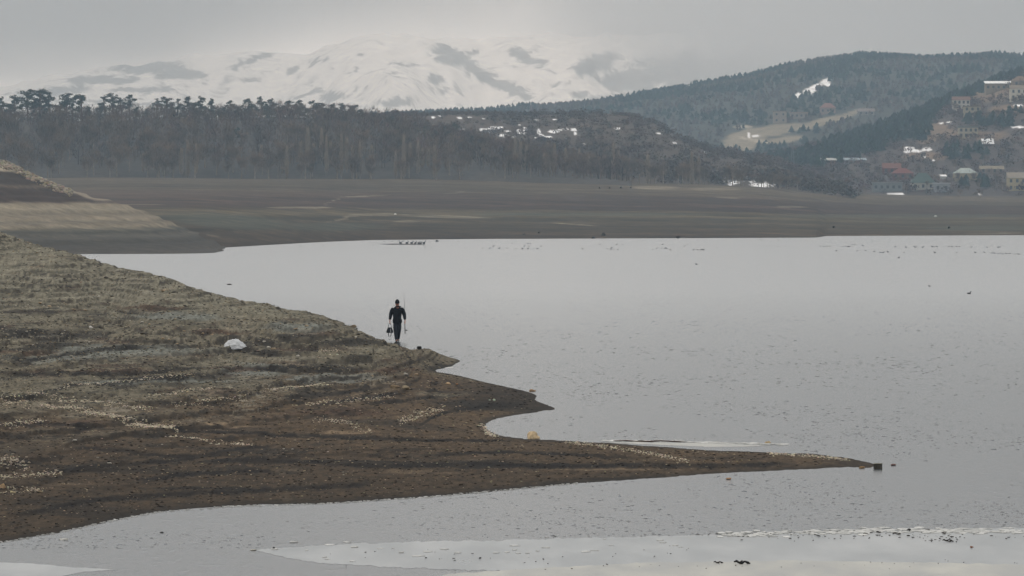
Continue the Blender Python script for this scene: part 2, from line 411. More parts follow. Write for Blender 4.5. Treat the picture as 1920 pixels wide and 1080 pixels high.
# ------------------------------------------------------------------ water, lake bed
def mat_water():
    m, n, b = new_mat('lake water')
    b.inputs['Base Color'].default_value = (*lin(40, 47, 50), 1)
    sx_ = n.nodes.new('ShaderNodeSeparateXYZ'); gg = n.nodes.new('ShaderNodeNewGeometry'); n.links.new(gg.outputs['Position'], sx_.inputs[0])
    rg = n.nodes.new('ShaderNodeMapRange'); rg.interpolation_type = 'SMOOTHSTEP'      # the open lake is ruffled by wind, the coves are calm
    rg.inputs['From Min'].default_value = 110; rg.inputs['From Max'].default_value = 600; rg.inputs['To Min'].default_value = 0.2; rg.inputs['To Max'].default_value = 0.25
    n.links.new(sx_.outputs['Y'], rg.inputs['Value']); n.links.new(rg.outputs[0], b.inputs['Roughness'])
    b.inputs['IOR'].default_value = 1.333
    # extra coat layer, added only to brighten the far water's reflected sky
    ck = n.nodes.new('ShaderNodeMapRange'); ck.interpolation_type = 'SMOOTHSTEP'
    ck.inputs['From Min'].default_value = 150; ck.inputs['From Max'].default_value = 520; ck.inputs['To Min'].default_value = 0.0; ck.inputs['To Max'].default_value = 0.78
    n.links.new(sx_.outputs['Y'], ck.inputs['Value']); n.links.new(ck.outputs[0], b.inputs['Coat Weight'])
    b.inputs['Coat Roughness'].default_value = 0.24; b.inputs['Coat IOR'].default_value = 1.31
    g = n.nodes.new('ShaderNodeNewGeometry')
    prev = None
    pn = n.nodes.new('ShaderNodeTexNoise'); pn.inputs['Scale'].default_value = 0.03; pn.inputs['Detail'].default_value = 3
    mp_ = n.nodes.new('ShaderNodeMapping'); mp_.inputs['Scale'].default_value = (0.35, 1, 1)
    n.links.new(g.outputs['Position'], mp_.inputs[0]); n.links.new(mp_.outputs[0], pn.inputs['Vector'])
    wr = n.nodes.new('ShaderNodeMapRange'); wr.inputs['From Min'].default_value = 0.35; wr.inputs['From Max'].default_value = 0.65
    wr.inputs['To Min'].default_value = 0.3; wr.inputs['To Max'].default_value = 1.0
    n.links.new(pn.outputs['Fac'], wr.inputs['Value'])
    for sc, dist, sx in ((0.3, 0.012, 0.7), (0.9, 0.02, 4.5), (4.0, 0.003, 1.5)):
        mp2 = n.nodes.new('ShaderNodeMapping'); mp2.inputs['Scale'].default_value = (sx, 1, 1); mp2.inputs['Rotation'].default_value = (0, 0, 0.25)
        n.links.new(g.outputs['Position'], mp2.inputs[0])
        z = n.nodes.new('ShaderNodeTexNoise'); z.inputs['Scale'].default_value = sc; z.inputs['Detail'].default_value = 2.5
        n.links.new(mp2.outputs[0], z.inputs['Vector'])
        if sc == 0.9:                                # short separate ripples rather than an even chop
            pk = n.nodes.new('ShaderNodeMapRange'); pk.interpolation_type = 'SMOOTHSTEP'; pk.inputs['From Min'].default_value = 0.55; pk.inputs['From Max'].default_value = 0.75
            n.links.new(z.outputs['Fac'], pk.inputs['Value'])
        bp = n.nodes.new('ShaderNodeBump'); bp.inputs['Distance'].default_value = dist
        n.links.new(wr.outputs[0], bp.inputs['Strength'])
        n.links.new(pk.outputs[0] if sc == 0.9 else z.outputs['Fac'], bp.inputs['Height'])
        if prev: n.links.new(prev, bp.inputs['Normal'])
        prev = bp.outputs[0]
    n.links.new(prev, b.inputs['Normal'])
    return m
m_water = mat_water()
def sheet(name, x0, x1, y0, y1, z, mat, nx=8, ny=16):
    xs, ys = np.linspace(x0, x1, nx), np.linspace(y0, y1, ny)
    X, Y = np.meshgrid(xs, ys)
    V = np.stack([X, Y, np.full_like(X, z)], -1).reshape(-1, 3)
    return link(name, make_mesh(name, V, grid_faces(ny, nx), mat))
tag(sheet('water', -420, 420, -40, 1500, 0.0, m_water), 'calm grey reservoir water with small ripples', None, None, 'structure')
tag(sheet('ground', -3300, 3300, -150, 5900, -1.4, mat_simple('lake bed soil', lin(86, 78, 66), 0.95, 0.2, 0.02)), 'brown lowland soil under and beyond the reservoir', None, None, 'structure')

# ------------------------------------------------------------------ far shore and hills
def prof(pts):
    xs, ys = [p[0] for p in pts], [p[1] for p in pts]
    return lambda px: np.interp(px, xs, ys)
far_water = prof([(-600, 470), (300, 468), (390, 466), (440, 463), (500, 459.5), (560, 456), (620, 453), (700, 450), (900, 448), (1300, 446.5), (1530, 445.5), (1550, 442.5), (1920, 441), (2500, 440)])
tree_row = prof([(-600, 333), (300, 333), (800, 337), (1000, 342), (1300, 345), (1420, 350), (1500, 358), (1640, 366), (1920, 369), (2500, 370)])
tree_D = prof([(-600, 2000), (900, 2000), (1450, 2150), (1700, 2450), (2500, 2500)])
def z_plain(px, D):
    Dw, Dt = FH / (far_water(px) - HY), tree_D(px)
    zt = H + (HY - tree_row(px)) / F * Dt
    t = (D - Dw) / (Dt - Dw)
    z = np.where(t > 0, zt * np.clip(t, 0, 1) ** 0.9, (D - Dw) * 0.012)
    x = (px - 960) / F * D
    return z + np.where(t > 1, (D - Dt) * 0.004, 0) + 0.5 * fbm(x / 60, D / 90, 4) * np.clip(t * 5, 0.02, 1)
def hill_fn(crest, Dc, Db, zb, a=1.0, relief=2.0, rs=60.0, back=1.0):
    def f(px, D):
        zc = H + (HY - crest(px)) / F * Dc
        t = (D - Db) / (Dc - Db)
        s = np.where(t < 1, np.sin(np.clip(t, 0, 1) * math.pi / 2) ** a, 1 - (np.clip(t - 1, 0, 2) / back) ** 2)
        x = (px - 960) / F * D
        z = zb + (zc - zb) * s + relief * fbm(x / rs, D / (rs * 2), 4) * np.clip(s, 0, 1)
        return np.where((t < 0) | (zc < zb + .2), np.where(zc < zb + .2, zb - 14, zb - 3 + 40 * np.clip(t, -.5, 0)), z)
    return f
bank_crest = prof([(-600, 215), (-200, 268), (0, 301), (30, 312), (60, 328), (100, 346), (130, 356), (180, 374), (205, 377), (280, 400), (345, 428), (400, 447), (440, 466), (500, 492)])
z_bank0 = hill_fn(bank_crest, 1090.0, 860.0, -0.2, 1.15, 0.7, 25.0, 0.6)
def z_bank(px, D):
    z = z_bank0(px, D); x = (px - 960) / F * D
    st = 1.1; s = z / st + 0.5 * fbm(x / 30, D / 60, 2); fr = s - np.floor(s)
    return np.where(z > 0.3, z * 0.5 + 0.5 * ((np.floor(s) + sst(0.4, 0.95, fr)) * st - (s - z / st) * st), z)
ridge_crest = prof([(-600, 228), (0, 226), (200, 228), (300, 222), (400, 224), (520, 220), (640, 224), (760, 240), (850, 262), (950, 287), (1050, 312), (1150, 336), (1250, 360)])
z_ridge = hill_fn(ridge_crest, 2260.0, 2010.0, 16.5, 0.85, 1.2, 40.0)
mid_crest = prof([(300, 300), (560, 236), (650, 225), (760, 216), (850, 213.5), (960, 219), (1050, 221), (1130, 220), (1190, 223), (1230, 236), (1280, 262), (1340, 281), (1400, 296), (1460, 310), (1520, 329), (1580, 352), (1620, 385), (1700, 420), (1800, 440)])
z_mid = hill_fn(mid_crest, 2750.0, 2150.0, 11.0, 0.9, 3.0, 70.0)
forest_crest = prof([(400, 250), (700, 224), (800, 219), (900, 216), (960, 210), (1060, 200), (1160, 190), (1250, 177), (1350, 162), (1400, 153), (1450, 141), (1500, 131), (1560, 121), (1620, 113), (1680, 115), (1740, 117), (1800, 113), (1850, 109), (1920, 110), (2100, 100), (2600, 115)])
z_forest = hill_fn(forest_crest, 4700.0, 3350.0, 10.0, 1.0, 6.0, 160.0)
vill_crest = prof([(1250, 400), (1380, 312), (1450, 297), (1530, 279), (1600, 261), (1660, 239), (1720, 216), (1780, 191), (1850, 165), (1920, 141), (2050, 108), (2300, 92), (2600, 90)])
z_vill = hill_fn(vill_crest, 3250.0, 2500.0, 9.5, 0.95, 3.5, 90.0)
def z_far(px, D):
    px, D = np.broadcast_arrays(np.asarray(px, float), np.asarray(D, float))
    return np.maximum.reduce([z_plain(px, D), z_bank(px, D), z_ridge(px, D), z_mid(px, D), z_forest(px, D), z_vill(px, D)])
_Dh = np.concatenate([np.arange(850, 3400, 4.0), np.arange(3400, 5000, 8.0)])
def far_hit(px, py, dmin=850):
    Ds = _Dh[_Dh >= dmin]
    z = z_far(np.full_like(Ds, px), Ds); ya = HY - F * (z - H) / Ds
    i = int(np.argmax(ya <= py)) if (ya <= py).any() else int(np.argmin(ya))
    return ((px - 960) / F * Ds[i], Ds[i], float(z[i]))
def pix(px, D): return (px - 960) / F * D
def fan(name, fz, p0, p1, dp, Ds, fcol, mat, label, smooth=True, zmin=None):
    px, D = np.meshgrid(np.arange(p0, p1 + dp, dp, dtype=float), Ds)
    Z = fz(px, D); X = (px - 960) / F * D
    PY = HY - F * (Z - H) / D
    col = fcol(px, D, X, Z, PY)
    f = grid_faces(*px.shape)
    V = np.stack([X, D, Z], -1).reshape(-1, 3); c = col.reshape(-1, 3)
    if zmin is not None:
        zz = Z.ravel()[f].max(1); V, f, c = compact(V, f[zz > zmin], c)
    me = make_mesh(name, V, f, mat, smooth); set_soil(me, c)
    return tag(link(name, me), label, None, None, 'structure')
def spots(px, py, lst, nx=0.0, ny=0.0):
    """union of soft ellipses (px, py, rx, ry, turn) with ragged edges, on the ground they lie on"""
    m = np.zeros_like(px)
    for (a, b, rx, ry, *r) in lst:
        t = math.radians(r[0] if r else 0.0)
        u, v = px - a, py - b
        uu, vv = u * math.cos(t) + v * math.sin(t), -u * math.sin(t) + v * math.cos(t)
        m = np.maximum(m, 1.6 - np.sqrt((uu / rx) ** 2 + (vv / ry) ** 2) * 1.1)
    return m

def col_plain(px, D, X, Z, PY):
    n = fbm(X / 45, D / 22, 4); n_ = fbm(X / 14 + 9, D / 10, 3); t = (PY - tree_row(px)) / (447 - tree_row(px))
    t = t + 0.05 * n + 0.03 * n_
    stops = [(-.2, (100, 98, 90)), (0.04, (104, 101, 92)), (0.17, (102, 99, 91)), (0.26, (86, 78, 75)), (0.47, (80, 70, 68)), (0.52, (98, 96, 84)), (0.62, (96, 96, 84)),
             (0.68, (84, 83, 74)), (0.84, (80, 76, 66)), (0.95, (86, 79, 69)), (1.05, (70, 64, 56))]
    stops = [(a_, tuple(v_ * k_ for v_, k_ in zip(b_, (.745, .67, .58)))) for a_, b_ in stops]; ts = [s[0] for s in stops]
    c = np.stack([np.interp(t, ts, [lin(*s[1])[k] for s in stops]) for k in range(3)], -1)
    t2 = t + .02 * n; c *= np.clip(1 + .5 * perlin(t2 * 16, X / 260) + .42 * perlin(t2 * 41 + 7, X / 140 + 3), .3, 2)[..., None]
    c *= (1 + 0.4 * n_ + 0.3 * n + .3 * fbm(X / 5, D / 7, 3))[..., None]
    wob = 6 * fbm(X / 12, D / 30, 3)
    light = sst(0.5, 1.0, spots(px + wob * 3, PY + wob * .3, [(645, 409, 40, 2.2, -14), (700, 402, 60, 3), (830, 406, 110, 3.0, 2), (760, 415, 26, 3), (560, 389, 90, 2), (680, 368, 60, 1.4, -3), (625, 376, 22, 1.6, -28), (850, 361, 26, 1.6, -4), (1340, 354, 60, 4),
               (1480, 388, 36, 2.4), (1080, 421, 60, 1.2, 4), (1370, 371, 26, 1.5), (1230, 352, 60, 4), (260, 384, 60, 1.4), (1860, 437, 70, 1.2), (400, 441, 26, 1.6, 8)]))
    c = mixc(c, lin(134, 126, 108), light * (.3 + .45 * sst(-.2, .3, n_)))
    c = mixc(c, lin(72, 76, 66), sst(0.3, 0.8, spots(px + wob * 4, PY + wob * .3, [(430, 415, 120, 14, 4), (620, 425, 100, 8), (1840, 428, 120, 5), (1100, 402, 240, 3), (1700, 405, 260, 4)])) * 0.5)
    return c
m_far = mat_vcol('far shore soil', 0.95, ((0.05, 0.25), (0.25, 0.4), (0.9, 0.45)), None, 0.1, (0.5, 1, 1))
Drow = np.concatenate([np.arange(930, 1300, 10.0), np.arange(1300, 2200, 5.0), np.arange(2200, 3600, 40.0)])
fan('far_shore', z_plain, -640, 2560, 5, Drow, col_plain, m_far, 'flat drained lake bed in grey brown bands across the water')
def col_bank(px, D, X, Z, PY):
    n = fbm(X / 14, D / 14, 4); n2 = fbm(X / 4, D / 8, 3); z = Z + 0.5 * n
    stops = [(-1, (62, 58, 52)), (0.5, (70, 65, 59)), (1.4, (58, 54, 48)), (2.6, (80, 76, 68)), (3.1, (60, 57, 50)), (3.5, (84, 80, 68)), (3.9, (126, 116, 99)), (4.6, (100, 93, 80)), (5.2, (128, 118, 101)), (6.0, (106, 98, 84)), (6.8, (128, 119, 102)), (7.6, (132, 122, 104)), (8.1, (60, 48, 42)), (10.3, (56, 46, 41)), (10.7, (96, 86, 74)), (11.2, (54, 45, 40)), (13.4, (56, 48, 42)), (13.8, (150, 140, 122)), (40, (140, 128, 108))]
    ts = [s[0] for s in stops]
    c = np.stack([np.interp(z, ts, [lin(*s[1])[k] for s in stops]) for k in range(3)], -1)
    top = sst(5.5, 1.5, (PY - bank_crest(px)) + 3 * n2) * sst(8.0, 8.8, Z)       # bare rocky rim
    c = mixc(c, lin(138, 128, 112), top * 0.9)
    return c * (1 + 0.4 * n2 + 0.15 * n + .25 * fbm(X / 1.2, D / 3, 3, .7))[..., None]
fan('headland', z_bank, -640, 500, 3, np.concatenate([np.arange(850, 1110, 2.0), np.arange(1110, 1240, 10.0)]), col_bank, mat_vcol('headland soil', 0.95, ((0.3, 0.22), (1.5, 0.3)), None, 0.1, (0.6, 1, 1)), 'banded headland with a pale rocky rim and tan terrace at left')
def col_wood(px, D, X, Z, PY):
    n = fbm(X / 20, D / 30, 3)
    return np.broadcast_to(np.array(lin(70, 65, 60)), px.shape + (3,)) * (1 + 0.3 * n)[..., None]
snow_mid = [(735, 226, 7, 2.5), (652, 226, 10, 2), (620, 227, 5, 1.6), (770, 224, 5, 2), (710, 246, 4, 2), (738, 243, 5, 2), (690, 241, 3, 2), (812, 220, 4, 2), (825, 217, 3, 1.5), (862, 221, 6, 2), (880, 220, 5, 1.5), (908, 222, 4, 1.5),
            (850, 241, 5, 2), (868, 243, 6, 2), (905, 243, 12, 2.5, -6), (925, 240, 12, 3, -8), (938, 240, 7, 3), (914, 248, 4, 2), (952, 246, 7, 2), (945, 254, 10, 3), (958, 256, 8, 2.5), (972, 245, 3, 4), (985, 246, 4, 5), (978, 250, 9, 2),
            (1010, 247, 3, 6), (1016, 254, 7, 3, 20), (1026, 257, 10, 2), (1004, 258, 3, 1.6), (1035, 247, 7, 3), (1045, 246, 9, 3, -20), (1060, 242, 6, 2.5), (1076, 243, 7, 3), (1078, 250, 3, 4), (1062, 259, 2, 1.4), (1094, 271, 4, 2), (960, 277, 3, 2), (858, 248, 3, 2),
            (1158, 241, 6, 2.5), (1235, 250, 5, 1.4), (1291, 279, 3, 1.5), (1322, 286, 5, 2), (1265, 268, 4, 1.6), (1006, 225, 4, 1.5), (1040, 224, 4, 1.2), (973, 234, 3, 1.4), (985, 240, 3, 2)]
snow_foot = [(1362, 337, 6, 8), (1378, 342, 14, 4, -14), (1392, 335, 8, 5, -20), (1400, 333, 8, 4), (1425, 347, 18, 5), (1410, 340, 6, 4), (1438, 343, 8, 4), (1370, 346, 6, 3), (1448, 347, 6, 3)]
def col_mid(px, D, X, Z, PY):
    n = fbm(X / 20, D / 40, 4); n2 = fbm(X / 5, D / 14, 3)
    c = np.broadcast_to(np.array(lin(76, 66, 58)), px.shape + (3,)) * (1 + 0.35 * n + 0.25 * n2)[..., None]
    c = mixc(c, lin(104, 90, 70), sst(0.2, 0.7, n) * 0.6)
    s = sst(0.45, 0.75, spots(px, PY, snow_mid + snow_foot) + 0.7 * fbm(X / 1.6, D / 9, 3, 0.7))
    return mixc(c, (0.85, 0.86, 0.88), s)
m_hill = mat_vcol('winter hillside soil', 0.95, ((0.08, 0.2), (0.4, 0.25)), None, 0.1)
fan('hill', z_ridge, -640, 1260, 8, np.arange(1990, 2540, 14.0), col_wood, m_hill, 'low wooded ridge behind the plain at left', zmin=10)
fan('hill', z_mid, 300, 1800, 2.5, np.concatenate([np.arange(2160, 2760, 5.0), np.arange(2760, 3300, 30.0)]), col_mid, m_hill, 'brown flat-topped hill with snow patches in the middle', zmin=8)
meadow = [(1400, 258, 46, 18, -10), (1385, 275, 36, 12), (1450, 244, 70, 12, -8), (1540, 229, 70, 8, -14), (1590, 215, 40, 5, -20), (1470, 262, 40, 8, -10)]
def meadow_m(px, PY): return spots(px, PY, meadow)
snow_far = [(1497, 179, 10, 5, -30), (1513, 170, 12, 4, -22), (1530, 163, 14, 5, -25), (1548, 152, 10, 5, -20), (1552, 158, 7, 5), (1522, 172, 10, 3, -20)]
def col_forest(px, D, X, Z, PY):
    n = fbm(X / 40, D / 80, 4)
    c = np.broadcast_to(np.array(lin(62, 62, 56)), px.shape + (3,)) * (1 + 0.3 * n)[..., None]
    g = sst(0.5, 0.8, meadow_m(px, PY) + 0.3 * fbm(X / 12, D / 30, 3))
    c = mixc(c, lin(138, 128, 110), g * (0.75 + 0.25 * n))
    c = mixc(c, lin(168, 160, 144), sst(0.5, 0.9, spots(px, PY, [(1410, 262, 30, 3, 10), (1440, 269, 14, 4, 25), (1393, 238, 22, 4)])) * 0.8)
    s = sst(0.5, 0.75, spots(px, PY, snow_far + [(1405, 252, 3, 6), (1418, 255, 10, 2)]) + 0.6 * fbm(X / 4, D / 14, 3, 0.7))
    return mixc(c, (0.85, 0.86, 0.88), s)
fan('hill', z_forest, 420, 2560, 4, np.concatenate([np.arange(3330, 4720, 12.0), np.arange(4720, 5700, 60.0)]), col_forest, m_hill, 'blue grey forested hill rising to the right skyline', zmin=6)
snow_vill = [(1705, 279, 12, 4), (1720, 283, 18, 3), (1738, 280, 9, 4), (1700, 284, 9, 3), (1765, 231, 5, 2), (1780, 229, 5, 2), (1905, 197, 5, 2), (1914, 198, 6, 2), (1908, 238, 14, 2), (1677, 364, 14, 2), (1690, 364, 8, 2), (1838, 365, 4, 2), (1733, 294, 3, 2), (1750, 300, 3, 1.5)]
soil_vill = [(1760, 245, 46, 16, 8), (1735, 262, 22, 10), (1850, 180, 50, 12), (1880, 170, 36, 14), (1890, 205, 40, 9), (1840, 255, 60, 9), (1740, 293, 50, 8)]
def col_vill(px, D, X, Z, PY):
    n = fbm(X / 25, D / 50, 4); n2 = fbm(X / 6, D / 16, 3)
    c = np.broadcast_to(np.array(lin(76, 68, 64)), px.shape + (3,)) * (1 + 0.3 * n + 0.25 * n2)[..., None]
    c = mixc(c, lin(122, 104, 86), sst(0.3, 0.9, spots(px, PY, soil_vill) + 0.4 * n2) * 0.8)
    s = sst(0.5, 0.75, spots(px, PY, snow_vill) + 0.5 * fbm(X / 2, D / 9, 3, 0.7))
    return mixc(c, (0.85, 0.86, 0.88), s)
fan('hill', z_vill, 1260, 2560, 3, np.concatenate([np.arange(2440, 3270, 6.0), np.arange(3270, 4000, 40.0)]), col_vill, m_hill, 'village hill with houses and dark trees at right', zmin=6)

# snow mountain, nine kilometres off
MD = 9500.0
mt_crest = prof([(-700, 190), (-300, 178), (0, 158), (100, 140), (180, 128), (300, 106), (420, 92), (560, 86), (640, 74), (720, 66), (850, 60), (960, 62), (1060, 58), (1150, 56), (1300, 60), (1450, 75), (1700, 100), (2000, 110), (2600, 140)])
spur = lambda px, t: None
def z_mount(px, D):
    zc = H + (HY - mt_crest(px)) / F * MD
    t = (D - 6600.0) / (MD - 6600.0)
    s = np.where(t < 1, np.clip(t, 0, 1) ** 1.15, 1 - (t - 1) ** 2 * 6)
    x = (px - 960) / F * D
    gul = np.abs(fbm(x / 260 + 0.25 * fbm(D / 900, x / 900, 2), D / 1900, 4, 0.55))
    hump = 70 * np.exp(-((px - 745) / 105.0) ** 2 - ((t - 0.55) / 0.28) ** 2) + 45 * np.exp(-((px - 1040) / 60.0) ** 2 - ((t - 0.42) / 0.2) ** 2)
    return 20 + (zc - 20) * s - 105 * gul * np.clip(t * 3, 0, 1) * np.clip((1.15 - t) * 3, 0, 1) + hump + 6 * fbm(x / 60, D / 200, 3)
wood_shade_mt = [(745, 191, 40, 11), (480, 110, 48, 8, -16), (436, 124, 10, 14, 14), (270, 128, 85, 14, -4), (330, 140, 70, 12), (200, 150, 90, 10), (260, 168, 90, 6), (90, 172, 110, 9, -4), (594, 116, 22, 6, -38), (676, 102, 14, 5, -22), (664, 132, 15, 5, -40), (543, 130, 28, 8, -22), (470, 150, 24, 4),
           (620, 182, 34, 14, -8), (575, 176, 40, 5, -18), (845, 105, 50, 22, 25), (890, 130, 60, 15, 30), (920, 150, 70, 10, 24), (960, 172, 50, 8, 20), (885, 96, 18, 5), (985, 108, 46, 11, 30), (1010, 118, 24, 9, 30), (955, 160, 50, 7, 18), (1037, 159, 12, 5, -20), (1092, 177, 30, 8, -8), (755, 120, 40, 3, 8), (820, 150, 18, 12, 40),  # some ellipses are slope shadow painted grey, the rest woods and thin snow
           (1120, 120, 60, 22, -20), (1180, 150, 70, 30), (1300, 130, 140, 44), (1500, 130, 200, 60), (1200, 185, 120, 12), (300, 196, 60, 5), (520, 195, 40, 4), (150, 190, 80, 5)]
def col_mount(px, D, X, Z, PY):
    n = fbm(X / 120, D / 500, 4); n2 = fbm(X / 30, D / 120, 4, 0.65)
    n3 = fbm(X / 48, D / 150, 5, 0.68); n4 = fbm(X / 48 + 70, D / 150, 5, 0.68); n5 = fbm(X / 9, D / 40, 3, .7)
    m = spots(px + 34 * n3, PY + 10 * n4 + 4 * n5, wood_shade_mt) + 0.3 * n + 0.5 * n2 + .35 * n5
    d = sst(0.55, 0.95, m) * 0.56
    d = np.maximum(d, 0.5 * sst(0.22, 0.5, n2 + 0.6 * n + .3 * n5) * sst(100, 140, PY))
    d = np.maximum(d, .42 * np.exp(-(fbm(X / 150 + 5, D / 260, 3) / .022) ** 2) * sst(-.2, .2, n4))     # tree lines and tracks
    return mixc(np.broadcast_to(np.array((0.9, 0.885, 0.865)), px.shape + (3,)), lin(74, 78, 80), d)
fan('mountain', z_mount, -700, 2560, 4, np.concatenate([np.arange(6600, 9501, 14.0), np.arange(9550, 10600, 100.0)]), col_mount, mat_vcol('mountain snow', 0.8, ((0.01, 0.05), (0.04, 0.08)), None, 0.2), 'snow covered mountain with grey wooded and shadow-painted slopes under low cloud')

# ------------------------------------------------------------------ air
hz = MB(); hz.box((-3400, -160, -2.4), (3400, 5950, 230))
m_h = bpy.data.materials.new('winter haze'); m_h.use_nodes = True
m_h.node_tree.nodes.clear()
o_ = m_h.node_tree.nodes.new('ShaderNodeOutputMaterial'); v_n = m_h.node_tree.nodes.new('ShaderNodeVolumePrincipled')
v_n.inputs['Color'].default_value = (0.56, 0.79, 1.0, 1); v_n.inputs['Density'].default_value = 1.1e-4
v_n.inputs['Absorption Color'].default_value = (1, 1, 1, 1)
v_n.inputs['Anisotropy'].default_value = 0.15
m_h.node_tree.links.new(v_n.outputs[0], o_.inputs['Volume'])
tag(link('haze', hz.mesh('haze', m_h)), 'thin pale winter haze over the whole valley', None, None, 'stuff')

cb = MB(); cb.box((-3400, 6000, -90), (3400, 11000, 720))
m_c = bpy.data.materials.new('low cloud'); m_c.use_nodes = True
t_ = m_c.node_tree; t_.nodes.clear(); q_ = t_.nodes.new
def _math(op, a, b=None, c=None):
    n_ = q_('ShaderNodeMath'); n_.operation = op
    for i_, v_ in enumerate((a, b, c)):
        if v_ is None: continue
        if hasattr(v_, 'links') or hasattr(v_, 'is_output'): t_.links.new(v_, n_.inputs[i_])
        else: n_.inputs[i_].default_value = v_
    return n_.outputs[0]
g_ = q_('ShaderNodeNewGeometry'); sp_ = q_('ShaderNodeSeparateXYZ'); t_.links.new(g_.outputs['Position'], sp_.inputs[0])
mp_c = q_('ShaderNodeMapping'); mp_c.inputs['Scale'].default_value = (1, .45, 2.2); t_.links.new(g_.outputs['Position'], mp_c.inputs[0])
nc_ = q_('ShaderNodeTexNoise'); nc_.inputs['Scale'].default_value = .0026; nc_.inputs['Detail'].default_value = 3; t_.links.new(mp_c.outputs[0], nc_.inputs['Vector'])
side = _math('MULTIPLY', _math('MAXIMUM', _math('SUBTRACT', sp_.outputs['X'], -40.0), 0.0), 0.42)
sidel = _math('MULTIPLY', _math('MAXIMUM', _math('SUBTRACT', -330.0, sp_.outputs['X']), 0.0), 0.10)
base_c = _math('SUBTRACT', _math('MULTIPLY_ADD', nc_.outputs['Fac'], 170.0, 158.0), _math('ADD', side, sidel))
hgt = _math('DIVIDE', _math('SUBTRACT', sp_.outputs['Z'], base_c), 110.0)
cl_ = q_('ShaderNodeClamp'); t_.links.new(hgt, cl_.inputs[0])
amp = _math('MINIMUM', _math('MULTIPLY_ADD', _math('ABSOLUTE', _math('SUBTRACT', sp_.outputs['X'], 20.0)), 1.9e-6, 3.2e-4), 1.5e-3)
dens = _math('MULTIPLY_ADD', _math('POWER', cl_.outputs[0], 2.0), amp, 4.8e-5)
v_c = q_('ShaderNodeVolumePrincipled'); v_c.inputs['Color'].default_value = (.79, .805, .82, 1)
t_.links.new(dens, v_c.inputs['Density']); oc_ = q_('ShaderNodeOutputMaterial'); t_.links.new(v_c.outputs[0], oc_.inputs['Volume'])
tag(link('cloud', cb.mesh('cloud', m_c)), 'low grey cloud hiding the top of the snowy mountain', None, None, 'stuff')

# ------------------------------------------------------------------ trees
m_needle = mat_simple('pine needles', lin(50, 60, 48), 0.9, 0.35, 0.25, 0.1)
m_bark = mat_simple('pine bark', lin(84, 70, 60), 0.95, 0.25, 1.0, 0.1)
m_twig = mat_simple('bare twigs', lin(112, 95, 78), 0.95, 0.5, 0.2, 0.1)
m_grey = mat_simple('grey bark', lin(128, 118, 105), 0.95, 0.35, 1.0, 0.1)
m_pop = mat_simple('poplar twigs', lin(142, 128, 110), 0.95, 0.22, 0.2, 0.1)

def leaf_tris(cent, rad, n, size, flat=0.55):
    """n little needle tufts inside an ellipsoid clump, more of them towards its skin"""
    u = rng.normal(size=(n, 3)); u /= np.linalg.norm(u, axis=1)[:, None]
    r = rng.random(n) ** 0.45
    p = np.asarray(cent) + u * r[:, None] * np.asarray(rad)
    a = rng.normal(size=(n, 3)); a[:, 2] *= flat; a /= np.linalg.norm(a, axis=1)[:, None]
    b = rng.normal(size=(n, 3)); b[:, 2] += 0.4; b -= (a * b).sum(1)[:, None] * a; b /= np.linalg.norm(b, axis=1)[:, None]
    s = size * (0.6 + 0.8 * rng.random(n))[:, None]
    return np.stack([p - a * s * 0.6, p + a * s * 0.6, p + b * s], 1)
def tri_mesh(name, T, mat):
    T = np.concatenate(T) if isinstance(T, list) else T
    return make_mesh(name, T.reshape(-1, 3), np.arange(len(T) * 3).reshape(-1, 3), mat)
def pine(kind):
    """10 m pine; flat: open umbrella top on a bare trunk, bushy: deep ragged crown"""
    mb = MB(); T = []
    lean = np.array([random.uniform(-.5, .5), random.uniform(-.3, .3)]) * (1.6 if kind == 'thin' else 0.8)
    ax = lambda t: (lean[0] * t * t, lean[1] * t * t, 10 * t)
    mb.tube([ax(t) for t in (0, .25, .5, .75, .95)], [.24, .2, .16, .11, .05], 6)
    if kind == 'bushy':
        for i in range(15):
            t = 0.18 + 0.8 * i / 15.0
            a = random.uniform(0, 6.28); wdt = 2.7 * (1 - ((t - 0.38) / 0.68) ** 2) ** 0.5 if abs((t - .38) / .68) < 1 else .5
            c0 = ax(t); d = random.uniform(0.2, 0.75) * wdt
            c = (c0[0] + d * math.cos(a), c0[1] + d * math.sin(a), c0[2] + random.uniform(-.2, .4))
            mb.tube([c0, ((c0[0] + c[0]) / 2, (c0[1] + c[1]) / 2, c[2] - .25), c], [.08, .06, .03], 4)
            T.append(leaf_tris(c, (wdt * .5, wdt * .5, .6), 62, .4))
        T.append(leaf_tris(ax(0.97), (.6, .6, .8), 40, .36))
    else:
        n = {'flat': 20, 'thin': 12}[kind]
        for i in range(n):
            t = random.uniform(0.48, 0.98) if i else .99
            a = random.uniform(0, 6.28); d = random.uniform(0.3, 2.9 if kind == 'flat' else 2.0) * (1.25 - 0.7 * (t - .48) / .5)
            c0 = ax(max(0.4, t - .18)); c = (c0[0] + d * math.cos(a), c0[1] + d * math.sin(a), 10 * t + random.uniform(-.2, .3))
            mb.tube([c0, (c0[0] * .5 + c[0] * .5, c0[1] * .5 + c[1] * .5, c[2] - .5), c], [.1, .07, .03], 4)
            r = random.uniform(.5, .95) * (1 if kind == 'flat' else .85)
            T.append(leaf_tris(c, (r * 1.15, r * 1.15, r * .6), 38, .36))
            if random.random() < .6: T.append(leaf_tris((c[0] + random.uniform(-.8, .8), c[1], c[2] - random.uniform(.3, .9)), (r * .5, r * .5, .3), 24, .32))
    return mb.mesh('trunk', m_bark), tri_mesh('crown', T, m_needle)
